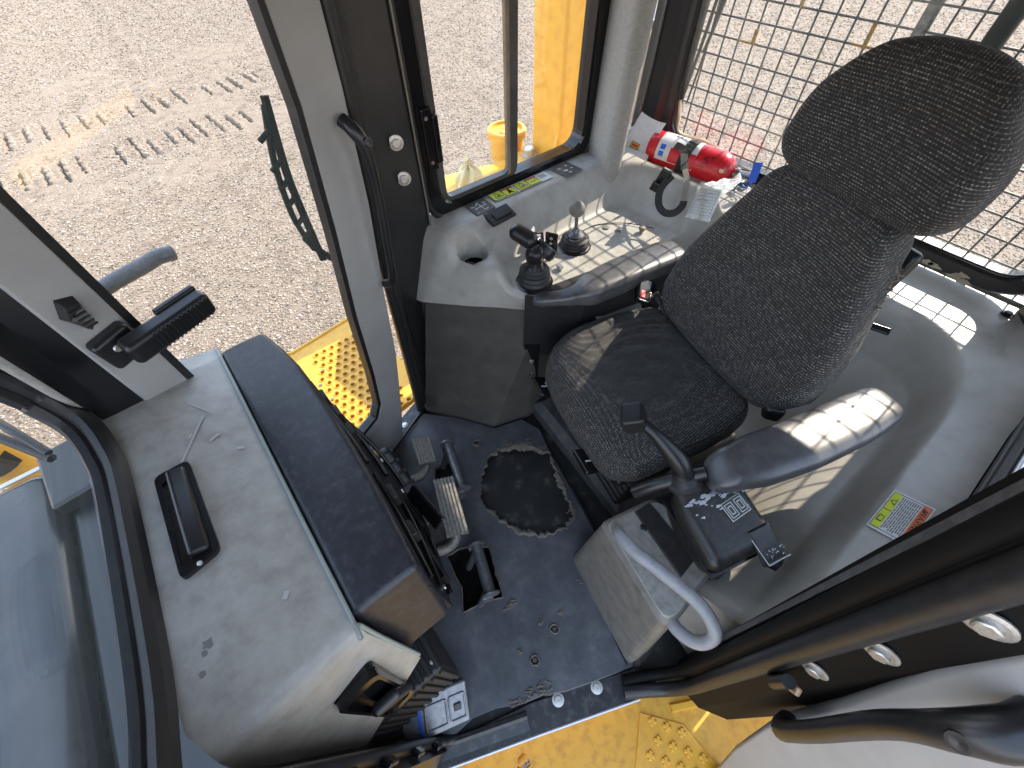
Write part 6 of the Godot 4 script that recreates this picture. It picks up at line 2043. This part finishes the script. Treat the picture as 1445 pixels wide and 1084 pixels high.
	var bag := func(u, v):
		var a: float = u * TAU
		var y: float = v
		var rr := 0.078 * sqrt(maxf(0.0, 1.0 - pow(y, 2.2))) * (1.0 + 0.16 * sin(a * 7.0 + y * 3.0) * (0.3 + y)) + 0.004
		return V(1.262 + cos(a) * rr, 0.30 + 0.115 * y + 0.012 * sin(a * 5.0) * y, -2.02 + sin(a) * rr)
	m.grid(60, 14, bag, Vector3.UP)
	obj("bag", m, "plastic_bag", t)
	m = MB.new()
	m.tube([V(1.262, 0.40, -2.02), V(1.268, 0.435, -2.03), V(1.255, 0.455, -2.025)], [0.014, 0.009, 0.016], 8)
	obj("twist", m, "plastic_bag", t)
	t = thing("round_filler_neck", "tall round yellow filler neck with a ribbed lid", "filler neck")
	var nc := V(1.705, 0.0, -2.24)
	m = MB.new()
	m.lathe(nc, [Vector2(0.105, 0.25), Vector2(0.105, 0.375), Vector2(0.122, 0.38), Vector2(0.122, 0.415), Vector2(0.113, 0.424), Vector2(0.098, 0.424), Vector2(0.095, 0.408), Vector2(0, 0.408)], 30)
	obj("neck", m, "yellow", t)
	m = MB.new(); m.rbox(nc + V(0, 0.418, 0), V(0.17, 0.022, 0.03), 0.008, Basis(Vector3.UP, 0.5)); m.lathe(nc, [Vector2(0.03, 0.408), Vector2(0.03, 0.43), Vector2(0.0, 0.432)], 16)
	obj("lid_bar", m, "yellow", t)
	t = thing("rollover_post", "large yellow rollover frame post standing on the right fender", "post")
	m = MB.new()
	m.rbox(V(1.92, 1.75, -1.95), V(0.325, 2.9, 0.23), 0.02, Basis(Vector3.UP, 0.06), 2)
	obj("post", m, "yellow", t)
	m = MB.new()
	m.loft([[V(1.72, 0.33, -1.85), V(2.14, 0.33, -1.80), V(2.14, 0.33, -1.82), V(1.72, 0.33, -1.87)], [V(1.80, 0.62, -1.83), V(2.10, 0.62, -1.83), V(2.10, 0.62, -1.85), V(1.80, 0.62, -1.85)]])
	obj("gusset", m, "yellow", t)
	t = thing("rear_fuel_tank", "tan shaded side of the rear tank seen through the corner glass", "tank")
	m = MB.new()
	m.rbox(V(2.42, 0.25, -1.96), V(0.34, 1.25, 0.36), 0.04, Basis.IDENTITY, 2)
	obj("tank", m, "tan_panel", t)
	m = MB.new()
	m.rbox(V(2.42, 0.89, -1.96), V(0.32, 0.03, 0.34), 0.01)
	obj("cover", m, "bar_steel", t)
	# left step
	t = thing("left_step_platform", "yellow step with raised cross shaped grips below the left doorway", "step")
	m = MB.new()
	m.prism(P2([-0.50, -0.10, -0.20, -0.04, 0.30, 0.20, 0.75, 0.28, 0.75, 0.75, -0.6, 0.75]), -0.20, -0.155, [P2([-0.115, 0.098, -0.095, 0.098, -0.085, 0.115, -0.095, 0.135, -0.12, 0.135, -0.13, 0.115])], 0.004)
	obj("plate", m, "yellow_worn", t)
	m = MB.new(); m.prism(P2([0.10, 0.37, 0.26, 0.255, 0.345, 0.36, 0.345, 0.60, 0.10, 0.60]), -0.156, -0.150, [], 0.002); obj("grip_panel", m, "yellow", t)
	m = MB.new(); m.sweep([V(0.345, -0.154, 0.31), V(0.58, -0.154, 0.44)], Vector3.UP, [Vector2(-0.012, 0), Vector2(0.012, 0), Vector2(0.008, 0.012), Vector2(-0.008, 0.012)]); obj("rib", m, "yellow", t)
	var cross := MB.new()
	cross.rbox(V(0, 0.003, 0), V(0.026, 0.007, 0.011), 0.003, Basis(Vector3.UP, 0.6)); cross.rbox(V(0, 0.003, 0), V(0.011, 0.0068, 0.026), 0.003, Basis(Vector3.UP, 0.6))
	var cs: MeshInstance3D = null
	for i in 6:
		for j in 7:
			var pos := V(0.265, -0.150, 0.30) + V(-0.70, 0, 0.52).normalized() * (0.042 * i - 0.01) + V(0.42, 0, 0.62).normalized() * (0.045 * j + (0.02 if i % 2 == 1 else 0.0))
			if pos.x > 0.335 or pos.x < 0.11 or pos.z > 0.58: continue
			if pos.z < 0.37 - (pos.x - 0.10) * 0.72 + 0.012: continue
			if cs == null:
				cs = obj("grip_cross", cross, "yellow", t); cs.position = pos
			else: piece(t, cs, "grip_cross", Transform3D(Basis.IDENTITY, pos))
	t = thing("step_shading_fender", "unseen yellow fender block added to shade the left step", "fender")
	m = MB.new(); m.rbox(V(1.55, 0.0, 0.84), V(1.60, 0.74, 0.89), 0.03, Basis.IDENTITY, 2); obj("fender", m, "yellow", t)  # hidden block added to keep the sun off the left step
	t = thing("machine_body", "yellow bulldozer body and track frame below the cab", "chassis")
	m = MB.new(); m.rbox(V(0.6, -0.72, -0.46), V(3.6, 0.60, 1.2), 0.03); obj("hull", m, "yellow_worn", t)

# ---------------------------------------------------------------- things on the rear shelf
func build_shelf_things() -> void:
	var t := thing("fire_extinguisher", "red fire extinguisher strapped on its side on the shelf under the rear window", "fire extinguisher")
	var a := V(1.562, 0.748, -1.075); var e := V(1.630, 0.740, -0.745)
	var d := (e - a).normalized()
	var B := up_to(d)
	var m := MB.new()
	m.lathe(a, [Vector2(0.0, -0.002), Vector2(0.050, 0.0), Vector2(0.058, 0.006), Vector2(0.060, 0.016), Vector2(0.060, 0.285), Vector2(0.058, 0.300), Vector2(0.052, 0.316), Vector2(0.042, 0.330), Vector2(0.026, 0.341), Vector2(0.018, 0.344), Vector2(0.018, 0.352)], 36, B)
	obj("cylinder", m, "red", t)
	m = MB.new()
	var up := V(-0.55, 0.8, 0.0); up = (up - d * up.dot(d)).normalized()
	var sd := d.cross(up)
	var arc := func(l0: float, l1: float, a0: float, a1: float, rad: float) -> Callable:
		return func(u, v):
			var g := lerpf(a0, a1, v)
			return a + d * lerpf(l0, l1, u) + (up * cos(g) + sd * sin(g)) * rad
	m.grid(2, 20, arc.call(0.045, 0.205, -1.15, 1.2, 0.0606), up, 0.0004)
	var lab := obj("label", m, "paper", t)
	m = MB.new(); m.grid(2, 10, arc.call(0.10, 0.205, 0.30, 1.15, 0.0612), up, 0.0004); obj("red_panel", m, "red_plain", lab)
	for q in [[0.058, 0.078, 0.25, 0.55], [0.058, 0.078, 0.65, 0.95]]:
		m = MB.new(); m.grid(2, 5, arc.call(q[0], q[1], q[2], q[3], 0.0612), up, 0.0004); obj("blue_square", m, "blue_plain", lab)
	for k in 6:
		m = MB.new(); m.grid(1, 6, arc.call(0.095 + 0.018 * k, 0.099 + 0.018 * k, -0.85, -0.35 - 0.2 * hash1(k), 0.0612), up, 0.0003); obj("print_line", m, "gray_knob", lab)
	# hand written number
	for q in [[0.232, 0.248, 0.55, 0.60], [0.248, 0.252, 0.40, 0.58], [0.236, 0.240, 0.18, 0.38], [0.240, 0.254, 0.34, 0.38], [0.240, 0.254, 0.18, 0.22], [0.262, 0.266, 0.05, 0.30], [0.262, 0.276, 0.05, 0.09], [0.225, 0.250, 0.74, 0.77], [0.240, 0.243, 0.70, 0.95]]:
		m = MB.new(); m.grid(1, 3, arc.call(q[0], q[1], q[2], q[3], 0.0606), up, 0.0003); obj("pen_stroke", m, "black", t)
	m = MB.new(); m.lathe(a + d * 0.350, [Vector2(0.021, 0), Vector2(0.021, 0.014), Vector2(0.016, 0.016), Vector2(0.016, 0.030), Vector2(0.0, 0.031)], 18, B); obj("valve_collar", m, "bar_steel", t)
	m = MB.new(); m.rbox(a + d * 0.375 + up * 0.012, V(0.014, 0.075, 0.018), 0.004, frame_of(sd, d + up * 0.3)); obj("carry_handle", m, "bare_metal", t)
	m = MB.new(); m.rbox(a + d * 0.372 - up * 0.016, V(0.012, 0.06, 0.016), 0.004, frame_of(sd, d - up * 0.25)); obj("squeeze_lever", m, "zinc", t)
	m = MB.new(); m.lathe(a + d * 0.368 + sd * 0.018, [Vector2(0.012, 0), Vector2(0.012, 0.008), Vector2(0, 0.009)], 14, up_to(sd)); obj("gauge", m, "black", t)
	m = MB.new(); m.grid(2, 5, arc.call(0.305, 0.322, 0.55, 0.75, 0.058), up, 0.001); obj("small_sticker", m, "cream", t)
	# cradle
	t = thing("extinguisher_cradle", "dark bracket tray under the red extinguisher", "bracket")
	m = MB.new()
	m.rbox(V(1.665, 0.735, -0.72), V(0.10, 0.04, 0.03), 0.004, frame_of(d, Vector3.UP))
	m.rbox(a + d * 0.17 + V(0.0, -0.062, 0), V(0.30, 0.006, 0.09), 0.002, frame_of(d, Vector3.UP))
	obj("tray", m, "tan_dark", t)
	# strap with buckle
	t = thing("tie_down_strap", "black webbing strap with a plastic buckle looped round the extinguisher", "strap")
	m = MB.new()
	var sp := []
	for k in 14:
		var g := lerpf(-1.9, 1.9, k / 13.0)
		sp.append(a + d * (0.175 - 0.02 * k / 13.0) + (up * cos(g) + sd * sin(g)) * 0.0625)
	m.sweep(sp, d, [Vector2(-0.0012, -0.019), Vector2(0.0012, -0.019), Vector2(0.0012, 0.019), Vector2(-0.0012, 0.019)])
	obj("band", m, "webbing", t)
	m = MB.new()
	var face := V(-0.75, 0.42, 0.51)
	var loop := smooth([V(1.50, 0.815, -0.93), V(1.43, 0.845, -0.85), V(1.365, 0.832, -0.790), V(1.325, 0.815, -0.742), V(1.300, 0.785, -0.722), V(1.280, 0.760, -0.705), V(1.262, 0.735, -0.715), V(1.255, 0.722, -0.748), V(1.258, 0.733, -0.780), V(1.268, 0.762, -0.798), V(1.285, 0.790, -0.802), V(1.315, 0.815, -0.795)], 5)
	var wide := [Vector2(-0.012, -0.0012), Vector2(0.012, -0.0012), Vector2(0.012, 0.0012), Vector2(-0.012, 0.0012)]
	m.sweep(loop.slice(0, 12), face, wide); obj("web_top", m, "webbing", t)
	m = MB.new(); m.sweep(loop.slice(11, 24), face, wide.map(func(p): return Vector2(p.x * 0.75, p.y))); obj("web_dusty", m, "webbing_dusty", t)
	m = MB.new(); m.sweep(loop.slice(23), face, wide); obj("web_loop", m, "webbing", t)
	m = MB.new()
	var bb := frame_of(V(-0.02, 0.88, 0.30), face)
	m.rbox(V(1.300, 0.808, -0.818), V(0.060, 0.016, 0.036), 0.005, bb, 2)
	m.rbox(V(1.285, 0.772, -0.832), V(0.036, 0.013, 0.030), 0.004, bb, 2)
	m.rbox(V(1.298, 0.811, -0.819) + face * 0.008, V(0.04, 0.004, 0.012), 0.001, bb)
	obj("buckle", m, "gloss_black", t)
	# inspection tag in a clear sleeve
	t = thing("inspection_tag", "ruled paper inspection tag in a clear sleeve hanging from the extinguisher", "tag")
	var tb := frame_of(V(0.02, 0.24, 0.97), V(-0.80, 0.60, -0.12))
	var tc := V(1.362, 0.752, -0.672)
	m = MB.new(); m.rbox(tc, V(0.080, 0.0016, 0.098), 0.0006, tb); obj("paper", m, "paper", t)
	m = MB.new(); m.rbox(tc + tb * V(0, 0.0015, -0.002), V(0.094, 0.0012, 0.122), 0.0005, tb); obj("sleeve", m, "clear_sleeve", t)
	var rows := []
	for k in 9: rows.append([-0.036, -0.040 + 0.010 * k, 0.036, -0.040 + 0.010 * k, 0.0011])
	for x in [-0.036, -0.012, 0.036]: rows.append([x, -0.040, x, 0.045, 0.0011])
	strokes(t, tc, tb, rows, "gray_knob", "ruling", 0.0012)
	strokes(t, tc, tb, [[-0.03, -0.018, -0.022, -0.02, 0.003], [-0.006, -0.03, 0.012, -0.032, 0.002], [-0.03, -0.004, -0.018, -0.006, 0.003], [-0.008, -0.008, 0.010, -0.005, 0.002]], "black", "handwriting", 0.0013)
	m = MB.new()
	m.grid(10, 6, func(u, v): return V(1.385, 0.795, -0.665).lerp(V(1.575, 0.765, -0.675), u) + V(0.01 * sin(u * 9.0), 0.012 * sin(u * 14.0 + v * 5.0) * u, lerpf(-0.045, 0.04, v) * (1.0 - 0.6 * u)), Vector3.UP, 0.0008)
	obj("crumpled_sleeve", m, "clear_sleeve", t)
	# blue seal tag
	t = thing("blue_seal_tag", "small blue plastic seal tag standing beside the extinguisher valve", "tag")
	m = MB.new(); m.rbox(V(1.60, 0.785, -0.648), V(0.028, 0.066, 0.003), 0.001, Basis(V(0.55, 0.0, 0.83), V(0.20, 0.97, -0.13), V(-0.81, 0.24, 0.53)).orthonormalized()); obj("flag", m, "blue_plain", t)
	m = MB.new(); m.tube(smooth([V(1.595, 0.752, -0.645), V(1.592, 0.73, -0.655), V(1.60, 0.735, -0.68), V(1.62, 0.745, -0.69)], 5), 0.0022, 6); obj("tail", m, "blue_plain", t)
	t = thing("wire_keys", "thin wire loops and clips tangled beside the extinguisher valve", "wire")
	m = MB.new()
	for s in [V(1.58, 0.722, -0.655), V(1.55, 0.72, -0.645), V(1.60, 0.722, -0.625)]:
		var ring := []
		for k in 14: ring.append(s + V(cos(TAU * k / 14) * 0.02, 0.006 * sin(k * 1.3), sin(TAU * k / 14) * 0.026))
		m.tube(ring, 0.0014, 5, true)
	obj("loops", m, "bare_metal", t)
	# paper manual in a dark tray
	t = thing("paper_booklet", "folded white booklet with a red and yellow crest lying beside the corner post", "booklet")
	m = MB.new()
	var pg := func(u, v):
		var p := V(1.455, 0.705, -1.165).lerp(V(1.545, 0.850, -1.140), u)
		return p + V(0.030, -0.020, 0.100) * v + V(-0.02, 0.03, 0) * pow(v - 0.5, 2.0) * 1.2 * u
	m.grid(10, 8, pg, Vector3.UP, 0.003)
	obj("cover", m, "paper", t)
	for k in 3:
		m = MB.new()
		m.grid(8, 4, func(u, v): return V(1.425, 0.706 + 0.006 * k, -1.155 + 0.004 * k).lerp(V(1.475, 0.725 + 0.008 * k, -1.165), u) + V(0.04, 0.004 * sin(v * 6.0), 0.12) * v, Vector3.UP, 0.002)
		obj("page", m, "paper", t)
	m = MB.new()
	m.rbox(V(1.46, 0.688, -1.095), V(0.11, 0.03, 0.15), 0.004, frame_of(V(0.95, 0.05, -0.25), Vector3.UP)); obj("tray", m, "tan_dark", t)
	var pb := frame_of(V(0.28, -0.18, 0.94), V(-0.85, 0.50, 0.35))
	var lc: Vector3 = pg.call(0.38, 0.42) + V(-0.002, 0.0015, 0.001)
	decal_plate(t, lc, pb, 0.036, 0.022, "black", "crest_border")
	decal_plate(t, lc + pb * V(0, 0.001, 0), pb, 0.032, 0.018, "yellow", "crest_field")
	decal_plate(t, lc + pb * V(0, 0.002, 0), pb, 0.026, 0.010, "red_band", "crest_band")
	strokes(t, lc + pb * V(0.0, 0, 0.03), pb, [[-0.03, 0, 0.03, 0, 0.0016]], "boxpanel", "rule")
	# yellow hose behind the glass
	t = thing("yellow_hose", "thin yellowed plastic hose looping down outside the rear window corner", "hose")
	m = MB.new()
	m.tube(smooth([V(1.735, 0.86, -1.11), V(1.738, 0.80, -1.095), V(1.742, 0.755, -1.09), V(1.735, 0.745, -1.05), V(1.735, 0.755, -0.95), V(1.735, 0.745, -0.86), V(1.735, 0.735, -0.80)], 6), 0.0065, 8)
	obj("hose", m, "cream", t)
